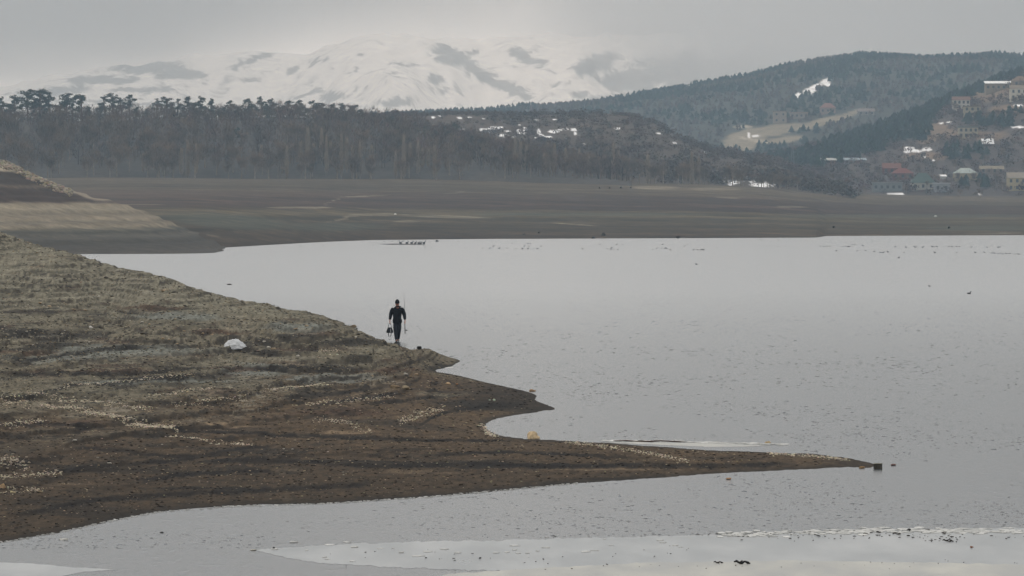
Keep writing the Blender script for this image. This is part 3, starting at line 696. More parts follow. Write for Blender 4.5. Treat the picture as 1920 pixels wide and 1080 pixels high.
def sticks(p0, d, ln, wd):
    """thin flat twigs as quads of two triangles"""
    n = len(p0)
    s = np.cross(d, rng.normal(size=(n, 3))); s /= np.maximum(np.linalg.norm(s, axis=1), 1e-6)[:, None]
    a, b = p0, p0 + d * ln[:, None]; s = s * wd[:, None] * .5
    return np.stack([a - s, a + s, b + s * .3, a - s, b + s * .3, b - s * .3], 1).reshape(-1, 3, 3)
def bare_tree(kind, nt_=900):
    """10 m leafless tree with forked limbs and a haze of fine twigs"""
    mb = MB()
    P0, Dd, L = [], [], []
    if kind == 'poplar':
        mb.tube([(0, 0, 0), (.05, 0, 4), (0, .05, 8), (0, 0, 9.6)], [.22, .16, .09, .03], 5)
        for i in range(nt_):
            t = random.uniform(.12, .97); a = random.uniform(0, 6.28); r = random.uniform(0, .75) * math.sin(math.pi * min(1, t * .85 + .12)) ** .6
            P0.append((r * math.cos(a), r * math.sin(a), 10 * t - .5)); Dd.append((.16 * math.cos(a) + random.gauss(0, .08), .16 * math.sin(a) + random.gauss(0, .08), 1)); L.append(random.uniform(.6, 1.5))
    else:
        nl = random.randint(7, 10); h0 = random.uniform(1.6, 3.2)
        mb.tube([(0, 0, 0), (.1, 0, h0), (0, .1, h0 + 2.4), (.1, 0, 8.6)], [.27, .2, .12, .03], 5)
        W = {'broad': 3.1, 'round': 2.4, 'slim': 1.6}[kind]
        for i in range(nl):
            a = 6.28 * i / nl + random.uniform(-.4, .4); t0 = random.uniform(h0 * .8, h0 + 3.5)
            e = np.array((W * math.cos(a) * random.uniform(.55, 1), W * math.sin(a) * random.uniform(.55, 1), min(9.7, t0 + random.uniform(2.2, 4.6))))
            b = np.array((0.05, 0, t0)); md = b * .5 + e * .5 + np.array((0, 0, -.3))
            mb.tube([b, md, e], [.08, .05, .015], 4)
            for j in range(nt_ // nl):
                t = random.uniform(.25, 1.0); p = b * (1 - t) + e * t + np.array([random.gauss(0, .55), random.gauss(0, .55), random.gauss(.1, .5)])
                P0.append(p); q = (e - b) / np.linalg.norm(e - b) + np.array([random.gauss(0, .6), random.gauss(0, .6), random.gauss(.35, .5)]); Dd.append(q); L.append(random.uniform(.5, 1.3))
    P0, Dd, L = np.array(P0), np.array(Dd), np.array(L); Dd = Dd / np.linalg.norm(Dd, axis=1)[:, None]
    mat = m_pop if kind == 'poplar' else m_twig
    return mb.mesh('trunk', m_grey), tri_mesh('crown', sticks(P0, Dd, L, 0.05 + 0.05 * rng.random(len(L))), mat)
def plant_tree(name, meshes, x, y, z, h, wd=None, rz=None, label=None, cat='tree', group=None):
    o = empty(name, (x, y, z - .3), random.uniform(0, 6.28) if rz is None else rz)
    k = h / 10.0; o.scale = (wd or k, wd or k, k)
    link('trunk', meshes[0], o); link('crown', meshes[1], o)
    return tag(o, label, cat, group)

pines = {k: [pine(k) for _ in range(n)] for k, n in (('flat', 5), ('thin', 3), ('bushy', 5))}
ordinal = 'first second third fourth fifth sixth seventh eighth ninth tenth eleventh twelfth thirteenth fourteenth fifteenth sixteenth seventeenth eighteenth nineteenth twentieth'.split()
ordinal += ['twenty-' + s for s in ordinal[:9]] + ['thirtieth'] + ['thirty-' + s for s in ordinal[:9]]
sky_pines = [(4, 181, 'bushy', 1.0), (27, 177, 'bushy', 1.2), (52, 169, 'flat', 1.15), (74, 168, 'flat', 1.3), (94, 173, 'thin', .9), (124, 175, 'flat', 1.35), (153, 177, 'flat', 1.1), (198, 181, 'thin', 1.2), (211, 175, 'flat', 1.0), (228, 182, 'thin', 1.0),
             (243, 178, 'flat', 1.05), (294, 185, 'thin', 1.2), (312, 182, 'flat', 1.2), (332, 185, 'thin', 1.0), (356, 181, 'bushy', 1.25), (375, 180, 'bushy', 1.2), (397, 184, 'bushy', 1.1), (432, 188, 'bushy', 1.15), (466, 184, 'bushy', 1.2), (490, 181, 'bushy', 1.15),
             (510, 184, 'bushy', 1.1), (541, 188, 'flat', 1.15), (561, 187, 'bushy', 1.15), (588, 188, 'bushy', 1.35), (608, 192, 'thin', 1.2), (625, 193, 'bushy', 1.0), (641, 192, 'bushy', 1.1), (664, 197, 'flat', 1.25), (677, 204, 'bushy', 1.1), (701, 210, 'flat', 1.1), (734, 217, 'flat', 1.0), (751, 219, 'bushy', 1.2)]
kindword = {'flat': 'flat-topped pine with open crown', 'thin': 'thin leaning pine with sparse crown', 'bushy': 'dense bushy dark pine'}
for i, (px, ty, k, wf) in enumerate(sky_pines):
    D = 2225 + 14 * math.sin(i * 1.7); x = pix(px, D); z = float(z_far(px, D)); zt = H + (HY - ty) / F * D
    h = zt - z
    plant_tree('pine_tree', pines[k][i % len(pines[k])], x, D, z, h, max(.8, h / 11.0) * wf * (1.45 if k != 'bushy' else 1.2), None, '%s on the ridge skyline, %s from its left end' % (kindword[k], ordinal[i]), 'tree', 'pines along the ridge skyline')
slope_pines = [(16, 196), (64, 192), (84, 196), (112, 192), (136, 194), (165, 198), (188, 200), (220, 200), (255, 202), (275, 204), (322, 202), (345, 196), (366, 196), (385, 198), (412, 204), (420, 200), (446, 200), (455, 196), (478, 196), (500, 194), (522, 198), (531, 196), (550, 200), (572, 198), (598, 202), (616, 204), (632, 204), (652, 208), (668, 210), (686, 214), (694, 218), (716, 222), (722, 262), (735, 268), (748, 260), (690, 236), (655, 226), (620, 224), (585, 226), (560, 220), (520, 222), (480, 220), (505, 226), (540, 218), (600, 214), (640, 218), (765, 240), (800, 236), (815, 243), (838, 236), (850, 250), (862, 262), (885, 254), (905, 262), (915, 272), (875, 268), (830, 255), (780, 228), (690, 222), (712, 228), (268, 240), (170, 232), (110, 220), (40, 215), (130, 222), (70, 212), (390, 214), (430, 222), (445, 238), (450, 224), (10, 222), (350, 214), (745, 238), (850, 230)]
for i, (px, ty) in enumerate(slope_pines):
    D = random.uniform(2090, 2190) if ty > 232 else 2205; x = pix(px, D); z = float(z_far(px, D)); h = max(6.0, H + (HY - ty) / F * D - z)
    h = min(h, 12 if ty > 225 else 10)
    plant_tree('pine_tree', pines['bushy'][i % 5], x, D, H + (HY - ty) / F * D - h, h, h / 9.0 * random.uniform(.9, 1.3), None, 'dark bushy pine among bare trees on the wooded ridge slope', 'tree', 'dark pines on the wooded ridge slope')

bares = [bare_tree(k) for k in ('broad', 'round', 'slim', 'round', 'broad', 'slim')]
poplars = [bare_tree('poplar', 700) for _ in range(3)]
pop_list = [(564, 262), (577, 238), (603, 238), (612, 252), (640, 248), (650, 255), (675, 262), (697, 270), (720, 276), (742, 282), (757, 250), (769, 266), (784, 262), (792, 276), (803, 276), (815, 270), (538, 272), (490, 270), (505, 278), (966, 256), (976, 262), (987, 270), (1040, 266), (1060, 275), (1086, 276), (1104, 290), (1150, 264), (1160, 280), (1215, 288), (1297, 282), (1310, 292), (1132, 300), (620, 262), (588, 268), (660, 272), (340, 275), (352, 262), (368, 268), (270, 285), (100, 280), (1020, 285)]
for i, (px, ty) in enumerate(pop_list):
    D = float(tree_D(px)) + random.uniform(4, 50); x = pix(px, D); z = float(z_far(px, D)); h = H + (HY - ty) / F * D - z
    plant_tree('poplar_tree', poplars[i % 3], x, D, z, h, random.uniform(.9, 1.3), None, 'tall narrow leafless poplar at the edge of the plain', 'tree', 'leafless poplars at the foot of the hills')
nb = 0
while nb < 240:
    px = random.uniform(-60, 1500); D = float(tree_D(px)) + random.uniform(0, 1) ** 1.5 * 90; 
    hpx = np.interp(px, [-60, 300, 480, 560, 850, 1000, 1300, 1500], [82, 72, 62, 56, 56, 50, 48, 30]) * random.uniform(.5, 1.05)
    h = hpx / F * D; z = float(z_far(px, D))
    plant_tree('bare_tree', bares[nb % 6], pix(px, D), D, z, h, h / 10 * random.uniform(.85, 1.25), None, 'leafless grey brown tree in the wood behind the plain', 'tree', 'leafless trees in the wood behind the plain'); nb += 1

# the rest of the woods, past what one can count
def join(templ, pos, sc, rz, colr):
    """one joined mesh of many low copies of triangle templates; colour per copy"""
    Vs, Cs = [], []
    for k in range(len(templ)):
        sel = np.arange(k, len(pos), len(templ)); T = templ[k].reshape(-1, 3)
        c, s = np.cos(rz[sel])[:, None], np.sin(rz[sel])[:, None]
        x = (T[:, 0] * c - T[:, 1] * s) * sc[sel, 0][:, None]; y = (T[:, 0] * s + T[:, 1] * c) * sc[sel, 0][:, None]; z = T[:, 2] * sc[sel, 1][:, None]
        Vs.append((np.stack([x, y, z], -1) + pos[sel][:, None, :]).reshape(-1, 3)); Cs.append(np.repeat(colr[sel], len(T), 0))
    return np.concatenate(Vs), np.concatenate(Cs)
m_wood = mat_vcol('far woods', 0.95, ((0.4, 0.3),), None, 0.08)
def stuff(name, V, Cc, label, mat=None):
    me = make_mesh(name, V, np.arange(len(V)).reshape(-1, 3), mat or m_wood); set_soil(me, Cc)
    return tag(link(name, me), label, None, None, 'stuff')
def low_bare(n, W=.28):
    t = rng.random(n); a = rng.random(n) * 6.28; r = W * np.sqrt(rng.random(n)) * np.sin(np.pi * np.clip(t * .8 + .15, 0, 1))
    p = np.stack([r * np.cos(a), r * np.sin(a), .22 + .7 * t], 1); d = np.stack([.6 * np.cos(a), .6 * np.sin(a), .9 + .3 * rng.random(n)], 1) + rng.normal(size=(n, 3)) * .3
    d /= np.linalg.norm(d, axis=1)[:, None]
    T = sticks(p, d, .1 + .12 * rng.random(n), np.full(n, .018))
    tr = sticks(np.array([[0, 0, 0.], [0, 0, .2]]), np.array([[.02, 0, 1.], [.05, .05, 1.]]), np.array([.6, .6]), np.array([.035, .03]))
    return np.concatenate([T, tr])
def low_conifer():
    T = []
    for (z0, z1, r) in ((.08, .62, .25), (.36, .85, .19), (.62, 1.0, .12)):
        a = np.sort(rng.random(6) * 6.28); rr = r * (.7 + .5 * rng.random(6))
        for i in range(6):
            j = (i + 1) % 6
            T.append([(rr[i] * math.cos(a[i]), rr[i] * math.sin(a[i]), z0 + .1 * rng.random()), (rr[j] * math.cos(a[j]), rr[j] * math.sin(a[j]), z0 + .1 * rng.random()), (0, 0, z1)])
    return np.array(T)
def low_bush(n=48):
    return leaf_tris((0, 0, .4), (.6, .6, .42), n, .15, 1.0)
lb = [low_bare(70) for _ in range(6)]; lcn = [low_conifer() for _ in range(8)]; lbs = [low_bush() for _ in range(5)]
def hash_xyz(px, D): return np.stack([pix(px, D), D, z_far(px, D) - .1], -1)
def jit(c, n, a=.2): return np.array(lin(*c))[None] * (1 + a * rng.normal(size=(n, 1))) * (1 + .06 * rng.normal(size=(n, 3)))
n = 2600
px = rng.uniform(-300, 1180, n); D = rng.uniform(2030, 2330, n)
ok = (z_ridge(px, D) > z_plain(px, D) - .5); px, D = px[ok], D[ok]; n = len(px)
hh = rng.uniform(5, 9.5, n) * np.interp(D, [2030, 2180, 2240], [1.0, .85, .62])
V, Cc = join(lb, hash_xyz(px, D), np.stack([hh * 1.15, hh], 1), rng.random(n) * 6.28, jit((90, 76, 66), n, .4))
stuff('woods', V, Cc, 'mass of leafless grey brown trees covering the low ridge')
n = 2600
px = rng.uniform(480, 1720, n); D = rng.uniform(2180, 2800, n)
ok = (z_mid(px, D) > z_plain(px, D) - .2) & (z_mid(px, D) > z_ridge(px, D)) ; px, D = px[ok], D[ok]
py = HY - F * (z_mid(px, D) - H) / D
ok = spots(px, py, snow_mid + snow_foot) < rng.uniform(.2, 1.1, len(px)); px, D, py = px[ok], D[ok], py[ok]; n = len(px)
hh = rng.uniform(1.2, 3.6, n) * np.where(D < 2330, 1.8, 1) * (1 + .3 * fbm(pix(px, D) / 40, D / 60, 2))
V, Cc = join(lbs, hash_xyz(px, D), np.stack([hh * 1.3, hh], 1), rng.random(n) * 6.28, np.where((fbm(pix(px, D) / 30, D / 50, 2) > .22)[:, None], jit((70, 63, 55), n, .08), jit((80, 69, 61), n, .1)))
stuff('scrub', V, Cc, 'brown winter scrub over the flat-topped hill')
n = 12000
px = rng.uniform(640, 2300, n); D = 3360 + 1400 * rng.random(n) ** .8
py = HY - F * (z_forest(px, D) - H) / D
ok = (z_forest(px, D) > 13) & (meadow_m(px, py) + .3 * fbm(pix(px, D) / 12, D / 30, 3) < .55) & (spots(px, py, snow_far) < .55); px, D = px[ok], D[ok]; n = len(px)
sp = fbm(pix(px, D) / 70, D / 160, 3)
hh = rng.uniform(2.8, 5.2, n) * np.where(sp > .05, 1.12, .85)
V, Cc = join(lcn, hash_xyz(px, D), np.stack([hh * 1.9, hh], 1), rng.random(n) * 6.28, np.where((sp > .0)[:, None], jit((48, 56, 48), n), jit((78, 70, 64), n)))
stuff('forest', V, Cc, 'dense dark forest over the far hill')
evg = [(1560, 292, 90, 20, -12), (1640, 262, 80, 26, -18), (1700, 232, 70, 24, -24), (1760, 195, 50, 12, -24), (1850, 165, 70, 9, -22), (1600, 275, 120, 16, -14), (1480, 300, 40, 8), (1710, 250, 40, 20), (1810, 290, 40, 16), (1890, 215, 30, 6), (1860, 232, 50, 8), (1830, 350, 30, 8)]
n = 9000
px = rng.uniform(1300, 2500, n); D = 2490 + 800 * rng.random(n)
py = HY - F * (z_vill(px, D) - H) / D
ok = (z_vill(px, D) > z_plain(px, D)); px, D, py = px[ok], D[ok], py[ok]
e = spots(px, py, evg) + .3 * fbm(pix(px, D) / 12, D / 40, 2); bare_soil = spots(px, py, soil_vill + snow_vill)
con = (e > .55) & (rng.random(len(px)) < .8)
bb = ~con & (bare_soil < .5 + .7 * rng.random(len(px))) & (rng.random(len(px)) < .55)
p1, d1 = px[con], D[con]; n = len(p1); hh = rng.uniform(3.2, 6.4, n)
V, Cc = join(lcn, hash_xyz(p1, d1), np.stack([hh * 1.75, hh], 1), rng.random(n) * 6.28, jit((46, 56, 50), n))
stuff('forest', V, Cc, 'dark evergreen wood on the village hillside')
p1, d1 = px[bb], D[bb]; n = len(p1); hh = rng.uniform(1.6, 4.6, n)
V, Cc = join(lbs + lb[:2], hash_xyz(p1, d1), np.stack([hh * 1.2, hh * 1.05], 1), rng.random(n) * 6.28, jit((86, 74, 70), n, .25))
stuff('scrub', V, Cc, 'leafless scrub and orchard trees between the village houses')

# ------------------------------------------------------------------ village
def wallm(c): return mat_simple('plaster', lin(*c), 0.9, 0.1, 0.4, 0.2)
m_glass = mat_simple('dark window glass', lin(62, 66, 70), 0.15, 0.1, 1.0, 0.5)
m_snowroof = mat_simple('snowy roof', (0.78, 0.8, 0.82), 0.8, 0.08, 0.3, 0.2)
_mc = {}
def wm(c):
    c = tuple(int(v * .88) for v in c)
    if c not in _mc: _mc[c] = wallm(c)
    return _mc[c]
def house(name, x0, x1, ytop, ybot, wall, roof, roofc, label, stor=1, nwin=3, frac=0.4, cat='house', depth=8.0, rz=0.0, D=None, chim=False):
    cx = (x0 + x1) / 2
    h_ = far_hit(cx, ybot, 2300) if D is None else (pix(cx, D), D, H + (HY - ybot) / F * D)
    D_ = h_[1]; m = D_ / F; W = (x1 - x0) * m; T = (ybot - ytop) * m; zb = h_[2]
    root = empty(name, (h_[0], D_, zb), rz)
    rh = T * frac; wh = T - rh
    b = MB(); b.box((-W / 2, 0, -3), (W / 2, depth, wh)); 
    link('wall', b.mesh('wall', wm(wall)), root)
    r = MB(); e = .35
    if roof == 'gable':
        r.add([(-W / 2 - e, -e, wh + .01), (W / 2 + e, -e, wh + .01), (W / 2 + e, depth + e, wh + .01), (-W / 2 - e, depth + e, wh + .01), (-W / 2 - e, depth / 2, T), (W / 2 + e, depth / 2, T)], [(0, 1, 5, 4), (2, 3, 4, 5), (1, 2, 5), (3, 0, 4), (3, 2, 1, 0)])
    elif roof == 'hip':
        k = min(W, depth) * .42
        r.add([(-W / 2 - e, -e, wh + .01), (W / 2 + e, -e, wh + .01), (W / 2 + e, depth + e, wh + .01), (-W / 2 - e, depth + e, wh + .01), (-W / 2 + k, depth / 2, T), (W / 2 - k, depth / 2, T)], [(0, 1, 5, 4), (2, 3, 4, 5), (1, 2, 5), (3, 0, 4), (3, 2, 1, 0)])
    elif roof == 'shed':
        r.add([(-W / 2 - e, -e, wh + .01), (W / 2 + e, -e, wh + .01), (W / 2 + e, depth + e, T), (-W / 2 - e, depth + e, T), (-W / 2 - e, -e, wh + .22), (W / 2 + e, -e, wh + .22), (W / 2 + e, depth + e, T + .22), (-W / 2 - e, depth + e, T + .22)], [(0, 3, 2, 1), (4, 5, 6, 7), (0, 1, 5, 4), (1, 2, 6, 5), (2, 3, 7, 6), (3, 0, 4, 7)])
    else:
        r.box((-W / 2 - .25, -.25, wh + .01), (W / 2 + .25, depth + .25, max(T, wh + .3)))
    ro = link('roof', r.mesh('roof', m_snowroof if roofc == 'snow' else wm(roofc)), root)
    if chim:
        c = MB(); c.box((W * .15, depth * .45, wh), (W * .15 + .6, depth * .45 + .6, T + .9)); link('chimney', c.mesh('chimney', wm((120, 96, 84))), ro)
    if nwin:
        g = MB(); g.box((-.55, -.05, -.7), (.55, .04, .7)); gm = g.mesh('window', m_glass)
        s = MB(); s.box((-.65, -.14, -.82), (.65, .03, -.71)); sm = s.mesh('sill', wm((170, 168, 160)))
        for st in range(stor):
            for i in range(nwin):
                o = link('window', gm, root, (-W / 2 + W * (i + .5) / nwin, 0, wh * (st + .55) / stor)); link('sill', sm, o)
    return tag(root, label, cat)
house('house', 1787, 1819, 181, 205, (206, 202, 192), 'gable', (122, 96, 84), 'white two-storey house with brown roof high on the village hill', 2, 4, .3)
house('house', 1808, 1839, 199, 220, (168, 158, 138), 'flat', (120, 108, 92), 'beige flat-topped house just below the white brown-roofed house', 2, 3, .08)
house('house', 1895, 1926, 160, 188, (212, 206, 190), 'gable', (140, 128, 112), 'cream white house with dark windows at the right picture edge', 2, 3, .25)
house('house', 1898, 1930, 143, 163, (150, 136, 116), 'hip', (132, 112, 94), 'tan hip-roofed house topmost on the hill at the right edge', 1, 2, .45)
house('long_building', 1848, 1897, 153, 172, (146, 132, 114), 'shed', 'snow', 'long tan building with a snowy sloping roof near the hilltop', 1, 5, .25, 'building')
house('house', 1798, 1834, 237, 259, (176, 166, 146), 'flat', (112, 116, 108), 'cream house with flat grey green roof halfway up the hill', 2, 4, .14)
house('shed', 1843, 1863, 261, 274, (120, 112, 102), 'shed', 'snow', 'small shed with bright white sloping roof right of the cream house', 1, 0, .75, 'shed', 6)
house('long_building', 1537, 1579, 297, 309, (160, 126, 96), 'shed', (188, 190, 188), 'long low orange tan building with pale roof at the hill foot', 1, 6, .35, 'building', 7)
house('long_building', 1584, 1624, 297, 306, (136, 140, 144), 'shed', (176, 190, 200), 'long low building with bluish white roof beside the orange tan one', 1, 5, .45, 'building', 7)
house('house', 1656, 1689, 306, 326, (128, 84, 76), 'gable', (126, 88, 78), 'brick house with faded red roof behind the bright red one', 1, 3, .5, chim=True)
house('house', 1673, 1713, 316, 338, (116, 78, 70), 'hip', (128, 78, 70), 'bright red-roofed house beside the green-roofed house', 1, 3, .45, chim=True)
house('house', 1709, 1753, 325, 357, (186, 184, 172), 'hip', (84, 98, 92), 'pale house with big pointed green roof by the plain', 1, 3, .58)
house('long_building', 1637, 1692, 342, 360, (128, 132, 134), 'flat', (146, 148, 148), 'long grey flat-roofed building left of the green-roofed house', 1, 5, .1, 'building')
house('shed', 1751, 1782, 343, 361, (150, 154, 160), 'flat', (182, 184, 188), 'pale grey shed right of the green-roofed house', 1, 2, .12, 'shed')
house('shed', 1763, 1774, 330, 338, (200, 200, 198), 'shed', 'snow', 'tiny white hut above the pale grey shed', 1, 0, .4, 'shed', 4)
house('house', 1789, 1833, 315, 339, (176, 162, 132), 'hip', (178, 188, 184), 'yellowish house with pale mint roof between dark trees', 1, 3, .42)
house('house', 1890, 1925, 324, 359, (188, 176, 140), 'gable', (150, 140, 126), 'tall yellow house with dark windows at the lower right edge', 2, 3, .3)
house('house', 1838, 1882, 311, 324, (140, 130, 120), 'gable', (146, 136, 116), 'wide grey brown roofed house right of the mint-roofed house', 1, 4, .5)
house('house', 1450, 1475, 208, 232, (150, 140, 130), 'flat', (128, 116, 108), 'grey unfinished two-storey house at the left of the meadow', 2, 2, .08)
house('house', 1482, 1515, 210, 223, (146, 136, 128), 'flat', (150, 132, 120), 'low grey house between the unfinished and pink-roofed houses', 1, 4, .15)
house('house', 1538, 1567, 194, 215, (150, 134, 126), 'hip', (142, 106, 98), 'lone house with pink hipped roof above the meadow', 1, 3, .42)
house('house', 1609, 1640, 205, 218, (142, 138, 136), 'gable', (138, 128, 124), 'grey house at the right tip of the meadow', 1, 3, .45)
# lattice pylon above the low buildings
hx = far_hit(1486, 318, 2300); py_ = empty('pylon', hx)
for nm in ('mast', 'crossarm', 'crossarm'):
    b = MB()
    if nm == 'mast':
        for sx, sy in ((-1, -1), (1, -1), (1, 1), (-1, 1)): b.tube([(sx * .9, sy * .9, 0), (sx * .15, sy * .15, 13.5)], .07, 4)
        for i in range(8):
            z0, z1 = i * 1.6, (i + 1) * 1.6; w0, w1 = .9 - .75 * z0 / 13.5, .9 - .75 * z1 / 13.5
            for s in (-1, 1): b.tube([(-w0, s * w0, z0), (w1, s * w1, z1)], .05, 3); b.tube([(w0, s * w0, z0), (-w1, s * w1, z1)], .05, 3)
        zz = 0
    else:
        b.tube([(-2, 0, 0), (0, 0, .3), (2, 0, 0)], .07, 4); b.tube([(-2, 0, 0), (2, 0, 0)], .06, 4); zz = 10.5 if 'done' in py_ else 12.3; py_['done'] = 1
    link(nm, b.mesh(nm, wm((120, 124, 128))), py_, (0, 0, zz))
del py_['done']
tag(py_, 'faint grey lattice power pylon at the foot of the village hill', 'pylon')
vt = [(1640, 332), (1655, 340), (1700, 344), (1722, 312), (1745, 322), (1770, 312), (1800, 350), (1815, 345), (1848, 330), (1862, 342), (1880, 340), (1905, 318), (1838, 352), (1600, 322), (1560, 325), (1530, 330), (1580, 335), (1620, 345), (1500, 335), (1470, 325), (1690, 300), (1790, 300), (1850, 290), (1880, 280), (1755, 290), (1725, 268), (1900, 262), (1820, 232), (1870, 205), (1850, 215), (1648, 318), (1668, 322), (1684, 328), (1702, 320), (1715, 334), (1738, 336), (1758, 326), (1778, 334), (1796, 324), (1808, 330), (1826, 322), (1836, 336), (1856, 316), (1872, 328), (1892, 332), (1915, 340), (1790, 192), (1815, 208), (1832, 196), (1800, 248), (1826, 250), (1760, 256), (1902, 178), (1862, 168)]
for i, (px, ty) in enumerate(vt):
    b = far_hit(px, ty + 20, 2300); h = random.uniform(16, 24) / F * b[1]
    plant_tree('bare_tree', bares[i % 6], b[0], b[1], b[2], h, h / 10 * 1.15, None, 'leafless tree among the village houses on the right hillside', 'tree', 'leafless trees among the village houses')

# ------------------------------------------------------------------ things on the bank, the water and the ice
def ico(sub):
    bm = bmesh.new(); bmesh.ops.create_icosphere(bm, subdivisions=sub, radius=1.0)
    v = np.array([q.co[:] for q in bm.verts]); f = np.array([[q.index for q in p.verts] for p in bm.faces]); bm.free(); return v, f
I1, I2, I3 = ico(1), ico(2), ico(3)
def rock_verts(base, seed, cuts=6, rough=.18, flat=.7):
    r = np.random.default_rng(seed); v = base.copy()
    for _ in range(cuts):
        nrm = r.normal(size=3); nrm /= np.linalg.norm(nrm); d = r.uniform(.5, .85)
        s = v @ nrm; k = s > d; v[k] -= np.outer(s[k] - d, nrm)
    v *= (1 + rough * perlin(v[:, 0] * 1.7 + seed, v[:, 1] * 1.7 + v[:, 2] * 1.3))[:, None]
    v[:, 2] *= flat
    return v / np.abs(v[:, :2]).max()
rock_v = [rock_verts(I2[0], 100 + i, 7, .3) for i in range(6)]
_rm = {}
def rock_mesh(i, c, sub3=False, flat=.7):
    k = (i, c, sub3, flat)
    if k not in _rm:
        m = mat_simple('stone', lin(*c), .9, .22, 4.0, .2, .05, 9.0)
        if sub3: _rm[k] = make_mesh('stone', rock_verts(I3[0], 300 + i, 9, .3, flat), I3[1], m)
        else: _rm[k] = make_mesh('stone', rock_verts(I2[0], 100 + i, 7, .3, flat), I2[1], m)
    return _rm[k]
def stone(px, py, wpx, hr, c, label, cat='stone', group=None, name='stone', on='bank', big=False, i=None, rz=None):
    x, y, z = near_hit(px, py) if on == 'bank' else water_hit(px, py, 0.0 if on == 'water' else .02)
    r = wpx / F * y / 2; k = random.randrange(6) if i is None else i
    o = link(name, rock_mesh(k, c, big), None, (x, y, z + r * hr * .45), random.uniform(0, 6.28) if rz is None else rz)
    o.scale = (r, r, r * hr / .7)
    return tag(o, label, cat, group)
stone(998, 823, 31, .66, (206, 182, 146), 'big pale cream boulder on the shore at the root of the mud spit', 'boulder', None, 'boulder', 'bank', True, 1, .4)
stone(662, 615, 14, .6, (140, 124, 100), 'square tan rock on the bank crest left of the fisherman', big=True, i=2, rz=.2)
stone(669, 616, 5, .6, (60, 52, 44), 'small dark stone against the square tan rock')
stone(740, 729, 19, .5, (142, 124, 98), 'pointed tan slab lying on the mid bank, left of two', big=True, i=3)
stone(761, 729, 22, .4, (138, 124, 100), 'long flat tan slab lying on the mid bank, right of two', big=True, i=4)
stone(841, 721, 11, .6, (206, 176, 140), 'orange cream stone on the small point')
stone(857, 721, 6, .6, (176, 128, 84), 'little orange stone beside the orange cream stone')
stone(998, 734, 15, .45, (168, 138, 108), 'tan stone in the shallows off the small point', on='water', big=True, i=0)
stone(1441, 832, 15, .45, (196, 172, 132), 'pale tan stone in the water beyond the spit', on='water', big=True, i=5)
stone(1676, 873, 12, .45, (112, 84, 78), 'reddish stone in the water right of the concrete block', on='water', big=True, i=2)
stone(1616, 878, 13, .45, (150, 122, 88), 'tan stone in the shallows left of the concrete block', on='water', i=1)
stone(1366, 899, 13, .4, (190, 146, 108), 'orange tan stone in the water below the spit', on='water', i=3)
stone(6, 916, 15, .8, (190, 160, 124), 'round tan boulder at the left picture edge', 'boulder', None, 'boulder', 'bank', True, 0)
stone(22, 924, 11, .5, (206, 192, 152), 'yellowish flat stone right of the round tan boulder')
stone(75, 924, 12, .5, (150, 134, 106), 'pair of brown slabs right of the pale pebbles', i=4)
stone(170, 616, 10, .7, (214, 210, 204), 'white pointed stone on the upper bank', i=2)
stone(304, 999, 10, .35, (52, 48, 42), 'dark clod lying in the water near the left shore', on='water')
stone(513, 1029, 7, .8, (26, 25, 24), 'black lump on the tip of the ice', on='ice')
stone(900, 1047, 6, .6, (36, 34, 32), 'black lump in the middle of the ice', on='ice')
stone(120, 1012, 22, .18, (218, 216, 208), 'flat white ice floe in the water near the left shore', 'ice floe', None, 'ice_floe', 'water', True, 4, 0)
stone(475, 1032, 20, .16, (206, 200, 184), 'flat cream ice floe left of the black lump', 'ice floe', None, 'ice_floe', 'water', True, 3, 0)
stone(926, 752, 7, .9, (190, 204, 184), 'pale green broken jug standing on the dark point', 'jug', None, 'jug')
stone(918, 751, 6, .3, (186, 206, 184), 'flat pale green scrap beside the broken jug', 'scrap', None, 'scrap')
# smaller stones that can still be told apart
pl = 'pale stone lying loose on the upper bank'
for px, py, s, c in [(266, 605, 8, 0), (280, 609, 7, 1), (122, 620, 5, 0), (50, 624, 5, 0), (167, 643, 6, 0), (62, 648, 5, 0), (137, 582, 9, 1), (160, 583, 8, 1), (75, 572, 9, 1), (92, 575, 9, 1), (185, 557, 6, 0), (307, 548, 12, 1), (428, 628, 6, 1), (496, 642, 8, 0), (503, 653, 10, 0), (512, 655, 10, 1), (559, 669, 9, 0), (667, 633, 6, 0),
                        (698, 706, 10, 1), (760, 705, 11, 0), (780, 703, 9, 1), (304, 834, 5, 0), (332, 646, 8, 1), (318, 638, 8, 1), (305, 636, 7, 1), (345, 622, 8, 1), (380, 627, 8, 1), (398, 629, 8, 1), (140, 829, 9, 0), (184, 859, 6, 0), (205, 870, 11, 0), (550, 752, 5, 1), (548, 843, 6, 0), (532, 843, 5, 0), (790, 775, 7, 1), (690, 660, 6, 1), (555, 620, 9, 1), (575, 612, 8, 1)]:
    stone(px, py, s, .5, ((196, 190, 178), (170, 150, 122))[c], pl, 'stone', 'loose pale stones on the upper bank')
for px, py, s in [(326, 549, 11), (198, 522, 12), (121, 523, 7), (97, 553, 6), (92, 594, 8), (210, 557, 9), (430, 534, 10), (360, 527, 8), (300, 520, 9), (500, 572, 7), (268, 627, 12), (355, 642, 10)]:
    stone(px, py, s, .4, (66, 58, 48), 'dark brown clod lying on the upper bank', 'clod', 'dark clods on the upper bank', 'clod')
